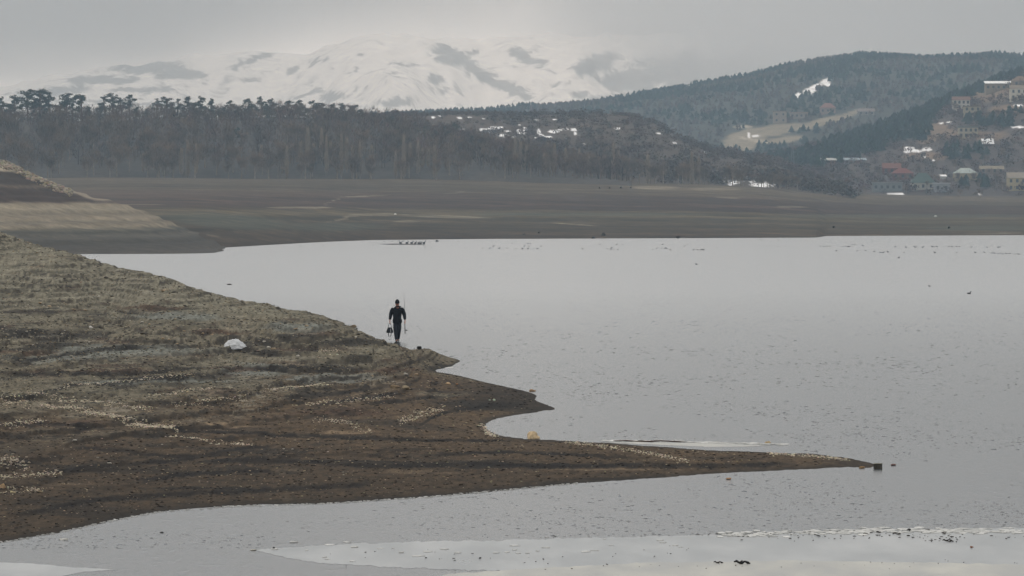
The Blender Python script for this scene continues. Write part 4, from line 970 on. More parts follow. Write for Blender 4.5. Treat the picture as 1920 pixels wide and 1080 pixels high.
for px, py, s in [(12, 854, 7), (24, 852, 7), (5, 864, 8), (15, 860, 7), (30, 865, 11), (42, 869, 10), (20, 870, 7), (8, 874, 8), (55, 870, 7), (26, 887, 7), (60, 887, 6), (105, 884, 8), (115, 886, 7), (80, 888, 6), (95, 890, 7), (45, 892, 6), (27, 919, 8), (60, 917, 8), (42, 914, 6), (50, 858, 6), (14, 880, 6), (70, 893, 6), (36, 897, 7), (90, 880, 6)]:
    stone(px, py, s, .65, (176, 164, 146), 'pale rounded stone in the heap by the left picture edge', 'stone', 'pale stones heaped by the left picture edge')
# gravel nobody could count, and dark crack flecks: little stones, joined
def scatter(name, px, py_q, size, colr, label, hr=.6, base=I1, lift=.3):
    x = (px - 960) / F * D_of(py_q); y = D_of(py_q); z = near_z(px, py_q)
    ok = z > -.01; px, x, y, z, size, colr = px[ok], x[ok], y[ok], z[ok], size[ok], colr[ok]
    n = len(x); tv = [rock_verts(base[0], 500 + i, 5, .35, hr) for i in range(8)]
    nv = len(base[0]); k = rng.integers(0, 8, n); tv = np.array(tv)[k]
    a = rng.random(n) * 6.28; c, s = np.cos(a)[:, None], np.sin(a)[:, None]
    el = (.7 + .7 * rng.random(n))[:, None]
    X = (tv[:, :, 0] * c * el - tv[:, :, 1] * s); Y = (tv[:, :, 0] * s * el + tv[:, :, 1] * c)
    V = np.stack([X * size[:, None] + x[:, None], Y * size[:, None] + y[:, None], tv[:, :, 2] * size[:, None] + (z + size * hr * lift)[:, None]], -1).reshape(-1, 3)
    f = (base[1][None] + (np.arange(n) * nv)[:, None, None]).reshape(-1, 3)
    me = make_mesh(name, V, f, m_peb); set_soil(me, np.repeat(colr, nv, 0))
    return tag(link(name, me), label, None, None, 'stuff')
m_peb = mat_vcol('loose stones', .92, ((9.0, .2),), None, .15)
def size_px(a, b, n, q): return (a + (b - a) * rng.random(n) ** 2) / F * D_of(q) / 2
# gravel over the upper bank
def bank_pts(n, p0, p1, q0, q1, test=None):
    px = rng.uniform(p0, p1, n); q = rng.uniform(q0, q1, n)
    z = near_z(px, q); ok = z > .03
    if test is not None: ok &= test(px, q, z)
    return px[ok], q[ok]
up_test = lambda px, q, z: (z + .5 * fbm(pix(px, D_of(q)) / 4, D_of(q) / 14, 3)) > .55
px, q = bank_pts(26000, -200, 900, 585, 800, up_test); n = len(px)
pal = [(120, 116, 104), (96, 92, 82), (140, 128, 106), (70, 64, 56), (158, 150, 134), (52, 46, 40), (104, 92, 74)]
kk = rng.choice(len(pal), n, p=[.22, .22, .14, .18, .06, .1, .08]); cc_ = np.array([lin(*p) for p in pal])[kk] * (1 + .15 * rng.normal(size=(n, 1)))
scatter('gravel', px, q, size_px(1.2, 5.0, n, q), cc_, 'loose grey and tan gravel over the upper bank')
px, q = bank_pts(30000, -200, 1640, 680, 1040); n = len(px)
scatter('crack_shade_flecks', px, q, (1.2 + 7 * rng.random(n) ** 3) / F * D_of(q) / 2, jit((26, 20, 15), n, .3), 'small dark flecks standing in for shaded cracks in the lower bank mud', .3)  # near-black lumps put in for the shade inside mud cracks
px, q = bank_pts(7000, -200, 1500, 600, 1000); n = len(px)
scatter('pebbles', px, q, size_px(1.2, 5.0, n, q), jit((150, 138, 116), n, .2), 'scattered pale pebbles over the brown mud', .5)
def line_pts(lines):
    P, Qq = [], []
    for pts, n, sp in lines:
        t = rng.random(n) + .015 * rng.normal(size=n); xs, ys = [p[0] for p in pts], [p[1] for p in pts]
        x = xs[0] + (xs[-1] - xs[0]) * t; P.append(x + rng.normal(size=n) * 3); Qq.append(np.interp(x, xs, ys) + rng.normal(size=n) * sp)
    return np.concatenate(P), np.concatenate(Qq)
lines = [(a_, int(b_ * 1.25), c_ * 1.1) for a_, b_, c_ in [([(55, 730), (110, 742), (190, 752), (245, 760), (285, 762)], 420, 2.0), ([(80, 759), (150, 766), (220, 780), (280, 793), (325, 800)], 900, 2.4), ([(235, 790), (300, 795), (330, 802)], 200, 2), ([(315, 812), (350, 818), (400, 828), (470, 832)], 170, 1.2), ([(110, 726), (160, 716), (280, 706), (360, 703)], 200, 1.2), ([(280, 738), (330, 728), (400, 726)], 150, 1.4), ([(330, 752), (400, 747), (460, 742)], 140, 1.6),
         ([(1060, 829), (1120, 835), (1190, 846), (1260, 858), (1290, 864)], 420, 1.8), ([(1440, 850), (1520, 855), (1590, 862)], 320, 1.4), ([(905, 797), (915, 812), (930, 818)], 160, 2.4), ([(0, 888), (60, 890), (120, 884)], 200, 2.4), ([(0, 862), (30, 862), (55, 872)], 160, 4), ([(0, 920), (40, 918), (80, 916)], 90, 3), ([(0, 745), (40, 748), (60, 752)], 150, 6), ([(0, 790), (40, 788), (80, 786)], 120, 2),
         ([(500, 724), (560, 722), (620, 720)], 240, 1.6), ([(600, 661), (640, 656), (700, 650)], 150, 2), ([(570, 752), (650, 748), (740, 742)], 160, 2), ([(750, 790), (800, 772), (830, 764)], 240, 3), ([(590, 786), (620, 784), (700, 808)], 140, 3)]]
px, py = line_pts(lines)
# these rows are photo rows on ground that is a little above the water: shift them to rows of the water plane
q = plan_row(px, py)
q = np.clip(q, 560, 1090); n = len(px)
scatter('pebbles', px, q, size_px(1.4, 4.4, n, q), jit((196, 184, 162), n, .22), 'bands of pale pebbles marking old waterlines on the bank', .6)
# rubble on the headland rim
n = 1500; pxr = rng.uniform(-80, 135, n); Dr = rng.uniform(1020, 1088, n)
zr = z_bank(pxr, Dr); pyr = HY - F * (zr - H) / Dr; ok = (pyr - bank_crest(pxr) < 14) & (pyr - bank_crest(pxr) > -1)
pxr, Dr, zr = pxr[ok], Dr[ok], zr[ok]; n = len(pxr)
tv = rock_v[0]; sz = (.15 + .35 * rng.random(n) ** 2)
Vr = (np.array(rock_v)[rng.integers(0, 6, n)] * sz[:, None, None] + np.stack([pix(pxr, Dr), Dr, zr + sz * .3], -1)[:, None, :]).reshape(-1, 3)
fr_ = (I2[1][None] + (np.arange(n) * len(I2[0]))[:, None, None]).reshape(-1, 3)
me = make_mesh('rubble', Vr, fr_, m_peb); set_soil(me, np.repeat(jit((142, 132, 116), n, .2), len(I2[0]), 0)); tag(link('rubble', me), 'pale rubble along the rim of the headland', None, None, 'stuff')

# concrete block at the tip of the spit
x, y, z = water_hit(1646, 879); k = y / F
root = empty('concrete_block', (x, y, 0), .06)
b = MB(); b.tube([(0, 0, -.1), (0, 0, 9.4 * k)], 8.3 * k, 18); v = [(p[0], p[1] * .8, p[2]) for p in b.v]
m_conc = mat_simple('weathered concrete', lin(72, 68, 60), .9, .4, 9, .2, .03, 20)
link('drum', make_mesh('drum', v, b.f, m_conc), root)
b = MB(); b.tube([(0, 0, 9.4 * k), (0, 0, 10.4 * k)], 8.6 * k, 18); v = [(p[0], p[1] * .8, p[2]) for p in b.v]
link('rim', make_mesh('rim', v, b.f, mat_simple('pale worn concrete', lin(132, 128, 112), .9, .3, 9)), root)
tag(root, 'grey concrete drum standing in the water at the tip of the mud spit', 'concrete block')
# dark block on the crest right of the person
x, y, z = near_hit(786, 655); k = y / F
b = MB(); b.box((-4 * k, -4 * k, -.05), (4 * k, 4 * k, 4.6 * k)); bm = bmesh.new(); me = b.mesh('dark_block', mat_simple('dark stone', lin(38, 36, 33), .9, .2, 8)); bm.from_mesh(me)
bmesh.ops.bevel(bm, geom=bm.edges[:], offset=.02, segments=2, affect='EDGES'); bm.to_mesh(me); bm.free()
tag(link('dark_block', me, None, (x, y, z), .2), 'small square dark block on the bank edge right of the fisherman', 'block')

# white sack
x, y, z = near_hit(441, 656); k = y / F
r = np.random.default_rng(5); v = I3[0].copy()
bm = bmesh.new(); bmesh.ops.create_icosphere(bm, subdivisions=5, radius=1.0); v = np.array([q.co[:] for q in bm.verts]); f = np.array([[q.index for q in p.verts] for p in bm.faces]); bm.free()
th = np.arctan2(v[:, 1], v[:, 0]); zz = v[:, 2]
top = .82 * (1 - .28 * sst(.0, 1.0, v[:, 0])) 
vv = np.stack([v[:, 0] * 1.0, v[:, 1] * .62, np.where(zz > 0, zz * top, zz * .12)], 1)
fold = .055 * perlin(v[:, 0] * 1.3 + zz * 3.0 + 4, v[:, 1] * 5.0 + v[:, 0] * 3.2 - zz * 2) + .03 * perlin(v[:, 0] * 7 + 3 + zz * 6, v[:, 1] * 7 - 4 * zz) + .05 * perlin(v[:, 0] * 2.2 + 9, v[:, 1] * 2.2 + zz * 2)
fold -= .035 * np.exp(-(perlin(v[:, 0] * 2.2 - zz * 2.6 + 1, v[:, 1] * 2.4 + zz * 1.5 + 6) / .12) ** 2)
vv += v * fold[:, None] * 1.7
sack_m = mat_simple('white sacking', (.66, .67, .68), .75, .1, 5.0, .25, .01, 60)
root = empty('sack', (x, y, z + .04), .1)
o = link('bag_body', make_mesh('bag_body', vv * 21.5 * k, f, sack_m, True), root)
b = MB(); b.tube([(0, 0, 0), (2.2 * k, -1 * k, .2 * k), (4.6 * k, -1.4 * k, -1.2 * k)], [2.0 * k, 1.2 * k, 2.4 * k], 10)
link('tied_neck', b.mesh('tied_neck', sack_m, True), root, (18 * k, -3 * k, 3.2 * k))
tag(root, 'crumpled white plastic sack lying on the bank', 'sack')

# ---------------- ice
def poly_sheet(name, pts, z, th, mat, label, jag=0.0, kind='structure', n=6):
    P = []
    for i in range(len(pts)):
        (a, b), (c, d) = pts[i], pts[(i + 1) % len(pts)]
        ln = max(1, int(math.hypot(c - a, (d - b) * 3) / n))
        for j in range(ln):
            t = j / ln; px, py = a + (c - a) * t, b + (d - b) * t
            py += jag * float(perlin(np.array([px / 22.0]), np.array([i * 3.3]))[0]) + jag * .6 * float(perlin(np.array([px / 6.0]), np.array([i * 1.3 + 7]))[0])
            P.append(water_hit(px, py, z))
    bm = bmesh.new(); vs = [bm.verts.new(p) for p in P]; fc = bm.faces.new(vs); bm.normal_update()
    if fc.normal.z < 0: fc.normal_flip()
    res = bmesh.ops.extrude_face_region(bm, geom=[fc]); 
    for v in res['geom']:
        if isinstance(v, bmesh.types.BMVert): v.co.z += 0
    for v in vs: v.co.z -= th
    bmesh.ops.triangulate(bm, faces=bm.faces[:]); me = bpy.data.meshes.new(name); bm.to_mesh(me); bm.free(); me.materials.append(mat)
    o = link(name, me)
    return tag(o, label, None, None, kind)
def mat_ice(name, c1, c2, rough, sc):
    m, n_, b = new_mat(name)
    g = n_.nodes.new('ShaderNodeNewGeometry'); mp_ = n_.nodes.new('ShaderNodeMapping'); mp_.inputs['Scale'].default_value = (.55, .12, 1)
    n_.links.new(g.outputs['Position'], mp_.inputs[0])
    z = n_.nodes.new('ShaderNodeTexNoise'); z.inputs['Scale'].default_value = sc; z.inputs['Detail'].default_value = 6; z.inputs['Roughness'].default_value = .6
    n_.links.new(mp_.outputs[0], z.inputs['Vector'])
    rp = n_.nodes.new('ShaderNodeValToRGB'); rp.color_ramp.elements[0].position = .38; rp.color_ramp.elements[1].position = .66
    rp.color_ramp.elements[0].color = (*c1, 1); rp.color_ramp.elements[1].color = (*c2, 1)
    n_.links.new(z.outputs['Fac'], rp.inputs[0]); n_.links.new(rp.outputs[0], b.inputs['Base Color'])
    rr = n_.nodes.new('ShaderNodeMapRange'); rr.inputs['To Min'].default_value = rough * .6; rr.inputs['To Max'].default_value = rough * 1.6
    n_.links.new(z.outputs['Fac'], rr.inputs['Value']); n_.links.new(rr.outputs[0], b.inputs['Roughness'])
    b.inputs['IOR'].default_value = 1.31
    z2 = n_.nodes.new('ShaderNodeTexNoise'); z2.inputs['Scale'].default_value = 3.0; z2.inputs['Detail'].default_value = 3
    n_.links.new(g.outputs['Position'], z2.inputs['Vector'])
    bp = n_.nodes.new('ShaderNodeBump'); bp.inputs['Distance'].default_value = .006; n_.links.new(z2.outputs['Fac'], bp.inputs['Height']); n_.links.new(bp.outputs[0], b.inputs['Normal'])
    return m
m_ice = mat_ice('wet grey ice', (.2, .215, .22), (.35, .36, .36), .3, 1.3)
m_frost = mat_ice('white frosted ice', (.42, .42, .4), (.66, .655, .63), .6, 3.0)
m_old = mat_ice('dull yellowish ice', (.28, .28, .26), (.44, .43, .38), .35, 1.6)
poly_sheet('ice_sheet', [(478, 1031), (600, 1023), (760, 1016), (950, 1012), (1120, 1008), (1350, 1003), (1500, 999), (1650, 994), (1800, 992), (2100, 988), (2100, 1066), (1800, 1060), (1500, 1055), (1200, 1059), (1000, 1070), (860, 1069), (720, 1062), (600, 1056), (530, 1044)], .004, .03, m_ice, 'thin grey ice sheet along the bottom of the lake view', 2.6)
poly_sheet('ice_sheet', [(840, 1076), (1000, 1066), (1200, 1055), (1500, 1051), (1800, 1056), (2100, 1062), (2100, 1125), (700, 1125)], .009, .03, m_old, 'dull yellowish ice nearest the camera', 1.5)
poly_sheet('ice_sheet', [(-160, 1056), (0, 1055), (60, 1056), (130, 1063), (215, 1068), (160, 1072), (40, 1095), (-160, 1110)], .004, .03, m_ice, 'pale ice shelf at the lower left edge of the water', 1.0)
poly_sheet('ice_sheet', [(1130, 829.5), (1190, 828.5), (1300, 830), (1400, 833), (1440, 835), (1400, 837), (1330, 838), (1260, 835), (1180, 831.5)], .005, .03, m_old, 'thin strip of white ice behind the mud spit', .8)
poly_sheet('ice_sheet', [(798, 680), (812, 681), (836, 687), (850, 689), (832, 690), (810, 684)], .005, .03, m_frost, 'sliver of white ice in the notch of the bank', .2)
# white rim of ice along the near waterline: small ragged plates
def shards(name, pts, n, sp, wmin, wmax, z, mat, label, cols=None, depth=.35):
    px_, q_ = line_pts([(pts, n, sp)])
    ok = (near_z(np.clip(px_, -250, 1700), np.clip(q_, 560, 1095)) < .02) | (px_ > 1700); px_, q_ = px_[ok], q_[ok]
    Vv, Ff = [], []
    for a, qq in zip(px_, q_):
        D = FH / (qq - HY); x = (a - 960) / F * D; wd = random.uniform(wmin, wmax) ** 1.0 * D / F * .5; dp = wd * random.uniform(.5, 1.6) * 2 * depth * 3; m_ = random.randint(5, 7); ba = len(Vv); t = random.uniform(-.004, .01)
        ring = [(x + wd * math.cos(6.28 * j / m_) * random.uniform(.6, 1.1), D + dp * math.sin(6.28 * j / m_) * random.uniform(.6, 1.1)) for j in range(m_)]
        Vv += [(p[0], p[1], z + t + .02 + .01 * random.random()) for p in ring] + [(p[0], p[1], -.02) for p in ring]
        Ff.append(tuple(range(ba, ba + m_)))
        Ff += [(ba + j, ba + m_ + j, ba + m_ + (j + 1) % m_, ba + (j + 1) % m_) for j in range(m_)]
    return tag(link(name, make_mesh(name, Vv, Ff, mat)), label, None, None, 'stuff')
shards('ice_rim', [(0, 1018), (100, 1001), (200, 979), (300, 960), (430, 950), (600, 945), (720, 938), (830, 930), (960, 918), (1100, 905)], 420, .5, 3, 9, -.014, m_frost, 'thin white rim of ice along the near waterline', depth=.1)
shards('ice_shards', [(1360, 1003), (1450, 1001), (1560, 999), (1650, 996), (1740, 996), (1920, 997)], 300, 2.6, 6, 26, -.008, m_frost, 'broken white ice plates along the edge of the ice', depth=.3)
shards('ice_shards', [(500, 1031), (560, 1030), (700, 1036), (900, 1040), (1300, 1022)], 34, 7.0, 8, 24, -.008, m_frost, 'few white ice plates lying on the grey ice', depth=.25)
shards('ice_shards', [(1140, 827), (1200, 827), (1330, 830), (1470, 834)], 80, .9, 8, 26, -.008, m_frost, 'white ice plates behind the mud spit', depth=.2)
m_debris = mat_simple('dark debris', lin(46, 40, 34), .95, .4, 5)
def debris(lst, label):
    Vv, Ff = [], []
    for (pts, n, sp, a, b_) in lst:
        px_, q_ = line_pts([(pts, n, sp)])
        for u, qq in zip(px_, q_):
            D = FH / (qq - HY); x = (u - 960) / F * D; s = random.uniform(a, b_) * D / F * .5; v = rock_v[random.randrange(6)] * np.array((s * random.uniform(.8, 2), s, s * .8)) + np.array((x, D, .02 + s * .2)); n0 = len(Vv)
            v = rock_verts(I1[0], random.randrange(40), 4, .3, .6) * np.array((s * random.uniform(.8, 2), s, s * .8)) + np.array((x, D, .02 + s * .2))
            Vv += v.tolist(); Ff += (I1[1] + n0).tolist()
    return tag(link('debris', make_mesh('debris', Vv, np.array(Ff), m_debris)), label, None, None, 'stuff')
debris([([(1380, 1005), (1600, 1007), (1920, 1010)], 70, 4, 1.5, 4.5), ([(1620, 1004), (1800, 1010)], 40, 4, 1.5, 7), ([(620, 1042), (1000, 1050), (1300, 1036)], 34, 7, 1.2, 4), ([(860, 1066), (1300, 1062), (1920, 1060)], 34, 4, 1.2, 3), ([(1000, 1010), (1350, 1003)], 30, 1.5, 1.5, 4)], 'dark bits of bark and weed frozen into the ice')
def twig(name, px0, py0, px1, py1, wpx, col_, label, cat, on_z=.02, knob=0):
    a, b_ = Vector(water_hit(px0, py0, on_z)), Vector(water_hit(px1, py1, on_z)); k = a.y / F
    root = MB(); n = 7; P = []
    for i in range(n):
        t = i / (n - 1); p = a.lerp(b_, t); P.append(((p.x - a.x), (p.y - a.y) + .1 * math.sin(i * 2.1) * .3, wpx * k * .5 + wpx * k * .35 * math.sin(i * 1.9)))
    root.tube(P, [wpx * k * .5 * (.7 + .5 * math.sin(1 + i * 1.3) ** 2) * (1 if 0 < i < n - 1 else .4) for i in range(n)], 7)
    if knob: root.tube([P[2], (P[2][0] + 6 * k, P[2][1], P[2][2] + 5 * k)], [wpx * k * .3, wpx * k * .12], 5)
    return tag(link(name, root.mesh(name, mat_simple('wood', lin(*col_), .9, .25, 6)), None, a), label, cat)
twig('branch', 1376, 1056, 1407, 1057.5, 5, (24, 22, 20), 'black sodden branch lying on the ice near the bottom', 'branch', knob=1)
twig('branch', 1338, 1055.5, 1356, 1056, 3, (40, 34, 30), 'short dark stick left of the black branch on the ice', 'branch')
twig('stick', 1767, 1014.5, 1786, 1014.5, 3.2, (44, 38, 32), 'dark stick on the ice edge at lower right', 'stick')
twig('pole', 1150, 827.5, 1285, 829, 2.4, (74, 54, 46), 'long thin brown pole lying along the ice behind the spit', 'pole', .015)
stone(1705, 994, 11, .42, (34, 32, 30), 'black lump standing on the edge of the ice', on='ice', i=2)
stone(1822, 1027, 11, .4, (150, 92, 46), 'curled orange brown leaf on the ice', 'leaf', None, 'fallen_leaf', 'ice', True, 3)

# ---------------- wavelets: short steep faces that look dark against the sky sheen
n = 26000
px_ = rng.uniform(-60, 2000, n); q_ = 560 + 470 * rng.random(n) ** .8
dn = .32 + 1.2 * fbm(pix(px_, D_of(q_)) / 7, D_of(q_) / 24, 3)
zz_ = np.where(px_ < 1690, near_z(np.clip(px_, -255, 1700), q_), -1)
ice_top = np.interp(px_, [0, 478, 600, 760, 950, 1120, 1350, 1500, 1650, 1800, 2100], [1052, 1031, 1023, 1016, 1012, 1008, 1003, 999, 994, 992, 988])
ok = (zz_ < -.03) & (q_ < ice_top - 3) & (rng.random(n) < dn) & ~((q_ > 824) & (q_ < 846) & (px_ > 1100) & (px_ < 1490)); px_, q_ = px_[ok], q_[ok]; n = len(px_)
D_ = D_of(q_); x_ = pix(px_, D_); w_ = (.04 + .11 * rng.random(n) ** 2)[:, None]; k_ = np.clip(D_ / 230, .45, 1.2)[:, None]; w_ = w_ * k_; h_ = (.005 + .014 * rng.random(n) ** 2)[:, None] * k_
tm = np.array([(-1, 0, -.3), (-.4, -.25, -.15), (.45, -.22, -.15), (1, .05, -.3), (.35, .3, -.2), (-.35, .3, -.2), (-.35, 0, .85), (.3, .02, 1)])
V = np.stack([tm[None, :, 0] * w_ + x_[:, None], tm[None, :, 1] * h_ * 7 + D_[:, None] + tm[None, :, 0] * w_ * rng.normal(size=(n, 1)) * .4, tm[None, :, 2] * h_], -1).reshape(-1, 3)
fw = np.array([(0, 1, 6), (1, 2, 7), (1, 7, 6), (2, 3, 7), (3, 4, 7), (4, 5, 6), (4, 6, 7), (5, 0, 6)])
f = (fw[None] + (np.arange(n) * 8)[:, None, None]).reshape(-1, 3)
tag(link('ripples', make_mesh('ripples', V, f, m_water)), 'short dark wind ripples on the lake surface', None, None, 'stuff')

# ---------------- waterbirds and dark lumps off the far shore
m_duck = mat_simple('dark plumage', lin(58, 56, 54), .8, .25, 6)
b = MB(); b.tube([(-.24, 0, .1), (-.19, 0, .09), (-.08, 0, .07), (.06, 0, .07), (.15, 0, .09), (.2, 0, .1)], [.01, .05, .1, .105, .07, .02], 8)
duck_body = b.mesh('body', m_duck, True)
b = MB(); b.tube([(.14, 0, .1), (.17, 0, .2), (.18, 0, .26), (.22, 0, .27), (.3, 0, .25)], [.045, .035, .05, .045, .01], 6); duck_head = b.mesh('head', m_duck, True)
birds = [(960, 457), (967, 467), (980, 467), (990, 467), (1001, 467), (1008, 467), (983, 462), (992, 462), (990, 457), (995, 457), (1015, 462), (1092, 467), (1125, 459), (1139, 467), (1146, 468), (1147, 465), (1151, 468), (1158, 468), (1156, 459), (1168, 459), (1181, 460), (1224, 468), (1231, 466), (1242, 459), (1241, 466), (1247, 466), (1250, 466), (1257, 469), (1283, 462), (1290, 459), (1300, 469), (1308, 469), (1315, 469), (1319, 469), (1344, 465), (1306, 496), (1427, 450.5),
         (1443, 461), (1459, 463), (1473, 462), (1460, 451), (1482, 449), (1538, 462), (1545, 463), (1551, 462), (1556, 462), (1580, 463), (1586, 462), (1590, 463), (1593, 463), (1598, 459), (1603, 459), (1568, 471), (1607, 471), (1623, 470), (1618, 461), (1639, 472), (1651, 474), (1656, 474), (1665, 473), (1695, 474), (1685, 484), (1679, 463), (1699, 464), (1714, 463), (1717, 464), (1730, 464), (1748, 463), (1752, 463), (1757, 463), (1779, 463), (1785, 463), (1793, 463), (1799, 463), (1821, 464), (1851, 464), (1871, 464), (1874, 464), (1753, 474), (1794, 474), (1829, 474), (1846, 474), (1860, 475), (1865, 475), (1872, 476), (1877, 475), (1881, 477), (1887, 476), (1893, 476), (1904, 477), (1910, 477), (1636, 452), (1669, 452),
         (737, 459), (752, 459), (762, 458.5), (772, 459), (778, 459), (785, 459), (789, 459), (794, 460), (860, 453), (720, 453), (735, 453), (745, 452.5), (755, 453), (775, 453), (606, 462), (563, 463), (797, 464), (809, 465), (873, 466), (905, 466), (918, 466), (936, 466), (951, 466), (925, 462), (847, 461), (699, 460)]
first = None
def bird(px, py, k, label, group, up=1.0):
    global first
    x, y, z = water_hit(px, py)
    if first is None:
        o = empty('duck'); link('body', duck_body, o); link('head', duck_head, o); first = o; c = o
    else: c = copy_tree(first)
    c.location = (x, y, -.01); c.rotation_euler = (0, 0, random.uniform(-.6, .6) + random.choice((0, math.pi))); c.scale = (k, k, k * up)
    for key in ('group',):
        if key in c.keys(): del c[key]
    return tag(c, label, 'bird', group)
for px, py in birds:
    bird(px, py, random.uniform(.5, .85), 'small dark waterbird afloat near the far shore', 'waterbirds floating near the far shore')
bird(1817, 551, .75, 'lone dark waterbird nearest on the open water at right', None)
bird(1743, 537, .5, 'tiny lone waterbird on open water left of the nearest one', None)
poly_sheet('mud_bar', [(712, 457.2), (735, 456.6), (780, 457), (797, 457.6), (780, 458.4), (730, 458.2)], .06, .1, mat_simple('wet mud', lin(60, 56, 50), .6, .2, 1), 'thin dark mud bar with birds off the far shore', .1)
for px in (751, 763, 772, 779, 785, 789, 795): bird(px, 457.6, random.uniform(.9, 1.5), 'dark bird resting on the thin mud bar', 'birds resting on the thin mud bar', 1.5).location.z = .06
def lump(px, py, wpx, hr, c, label, cat, name):
    x, y, z = far_hit(px, py) if py < 446 else water_hit(px, py)
    r = wpx / F * y / 2; o = link(name, rock_mesh(random.randrange(6), c), None, (x, y, z + r * hr * .3), 0); o.scale = (r, r, r * hr / .5); return tag(o, label, cat)
lump(819, 453, 8, .7, (46, 44, 42), 'dark boulder at the waterline right of the mud bar', 'boulder', 'boulder')
lump(1131, 442, 10, .8, (60, 56, 52), 'largest dark boulder on the far shore', 'boulder', 'boulder')
lump(1112, 447.5, 10, .5, (40, 38, 36), 'low black rock at the far waterline below the largest boulder', 'rock', 'rock')
lump(1011, 438, 7, .8, (54, 50, 46), 'dark boulder on the far shore left of the largest one', 'boulder', 'boulder')
lump(983, 440, 8, .5, (60, 56, 50), 'low dark rock farthest left on the far shore', 'rock', 'rock')
lump(1272, 445, 12, .4, (56, 50, 46), 'flat dark rock at the far waterline in mid picture', 'rock', 'rock')
lump(1563, 426, 6, .6, (46, 46, 44), 'small dark rock on the far shore at right', 'rock', 'rock')
lump(1779, 427, 6, .6, (40, 40, 38), 'small black rock on the dark band far right', 'rock', 'rock')
lump(741, 403, 6, .5, (214, 212, 206), 'white block on the pale track across the plain', 'block', 'block')
lump(1754, 406, 7, .35, (196, 198, 192), 'low white slab on the plain at far right', 'slab', 'slab')
for px in (1124, 1143, 1164, 1183):
    lump(px, 353.5, 5, 1.0, (58, 54, 50), '%s of four dark bushes on the plain before the hill' % {1124: 'leftmost', 1143: 'second', 1164: 'third and widest', 1183: 'rightmost'}[px], 'bush', 'bush')

# ---------------- alike things that only their place tells apart
tens = ['', '', 'twentieth', 'thirtieth', 'fortieth', 'fiftieth', 'sixtieth', 'seventieth']; tw = ['', '', 'twenty', 'thirty', 'forty', 'fifty', 'sixty', 'seventy']
def nth(n): return ordinal[n - 1] if n <= 19 else (tens[n // 10] if n % 10 == 0 else tw[n // 10] + '-' + ordinal[n % 10 - 1])
for gname in ('leafless poplars at the foot of the hills', 'leafless trees among the village houses', 'dark pines on the wooded ridge slope', 'loose pale stones on the upper bank', 'dark clods on the upper bank', 'birds resting on the thin mud bar'):
    mem = sorted([o for o in C.objects if o.get('group') == gname], key=lambda o: o.location.x / o.location.y)
    for k_, o in enumerate(mem): o['label'] = '%s, %s from the left' % (o['label'], nth(k_ + 1))

# ------------------------------------------------------------------ the fisherman
fx, fy, fz = near_hit(745, 640); ps = 78 * fy / F / 1.80
def skin_mesh(name, V, E, R, mat, root, sub=2, rootv=0, smooth=True):
    me = bpy.data.meshes.new(name); me.from_pydata(V, E, []); me.materials.append(mat)
    o = link(name, me, root)
    md = o.modifiers.new('skin', 'SKIN'); md.use_smooth_shade = smooth; md.branch_smoothing = .5
    for i, r in enumerate(R):
        sv = me.skin_vertices[0].data[i]; sv.radius = r if isinstance(r, tuple) else (r, r); sv.use_root = (i == rootv)
    s = o.modifiers.new('sub', 'SUBSURF'); s.levels = sub; s.render_levels = sub
    return o
m_skin = mat_simple('skin', lin(176, 124, 104), .6, .08, 8)
m_jack = mat_simple('black jacket cloth', lin(22, 23, 26), .85, .15, 12, .2, .01, 30)
m_trou = mat_simple('charcoal trousers', lin(34, 35, 40), .9, .12, 12, .2, .01, 30)
m_shoe = mat_simple('black boots', lin(20, 19, 19), .6, .1, 8)
m_capm = mat_simple('black knit cap', lin(18, 18, 20), .95, .1, 20)
m_scarf = mat_simple('dark red scarf', lin(58, 34, 34), .95, .1, 20)
man = empty('person', (fx, fy, fz - .01)); man.scale = (ps, ps, ps)
tag(man, 'man in black jacket and cap walking the shore with bag and fishing rod', 'person')
Pv, Pe, Pr = [], [], []
def pv(p, r, link_to=None):
    Pv.append(p); Pr.append(r)
    if link_to is not None: Pe.append((link_to, len(Pv) - 1))
    return len(Pv) - 1
pel = pv((0, 0, .96), (.11, .08)); sp1 = pv((0, .0, 1.12), (.12, .09), pel); ch = pv((.0, -.01, 1.34), (.13, .09), sp1); nk = pv((.0, -.05, 1.5), .065, ch)
jaw = pv((.0, -.115, 1.56), .07, nk); hd = pv((.0, -.12, 1.65), (.082, .098), jaw); cr = pv((.0, -.1, 1.735), (.07, .085), hd)
nose = pv((.0, -.225, 1.625), .014, hd)
for s in (-1, 1): pv((s * .088, -.11, 1.63), .016, hd)
hands = {}
for s, el, wr in ((-1, (-.285, .03, 1.16), (-.325, -.05, .92)), (1, (.3, .03, 1.17), (.335, -.06, .92))):
    sh = pv((s * .195, .0, 1.41), .05, ch); e = pv(el, .04, sh); wv = pv(wr, .03, e)
    pa = pv((wr[0], wr[1] - .01, wr[2] - .055), (.024, .036), wv); pb = pv((wr[0], wr[1] - .015, wr[2] - .09), (.022, .04), pa)
    hands[s] = (wr[0], wr[1] - .015, wr[2] - .1)
    for j, ln in enumerate((.044, .05, .046, .036)):     # four fingers curled inward round what the hand holds
        yb = wr[1] - .05 + j * .023
        f1 = pv((wr[0] + s * .012, yb, wr[2] - .1 - ln * .5), .0092, pb); f2 = pv((wr[0] - s * .012, yb, wr[2] - .105 - ln * .9), .0086, f1); pv((wr[0] - s * .034, yb, wr[2] - .09 - ln * .55), .008, f2)
    t1 = pv((wr[0] - s * .02, wr[1] - .045, wr[2] - .07), .0105, pa); pv((wr[0] - s * .034, wr[1] - .055, wr[2] - .1), .009, t1)
legs = []
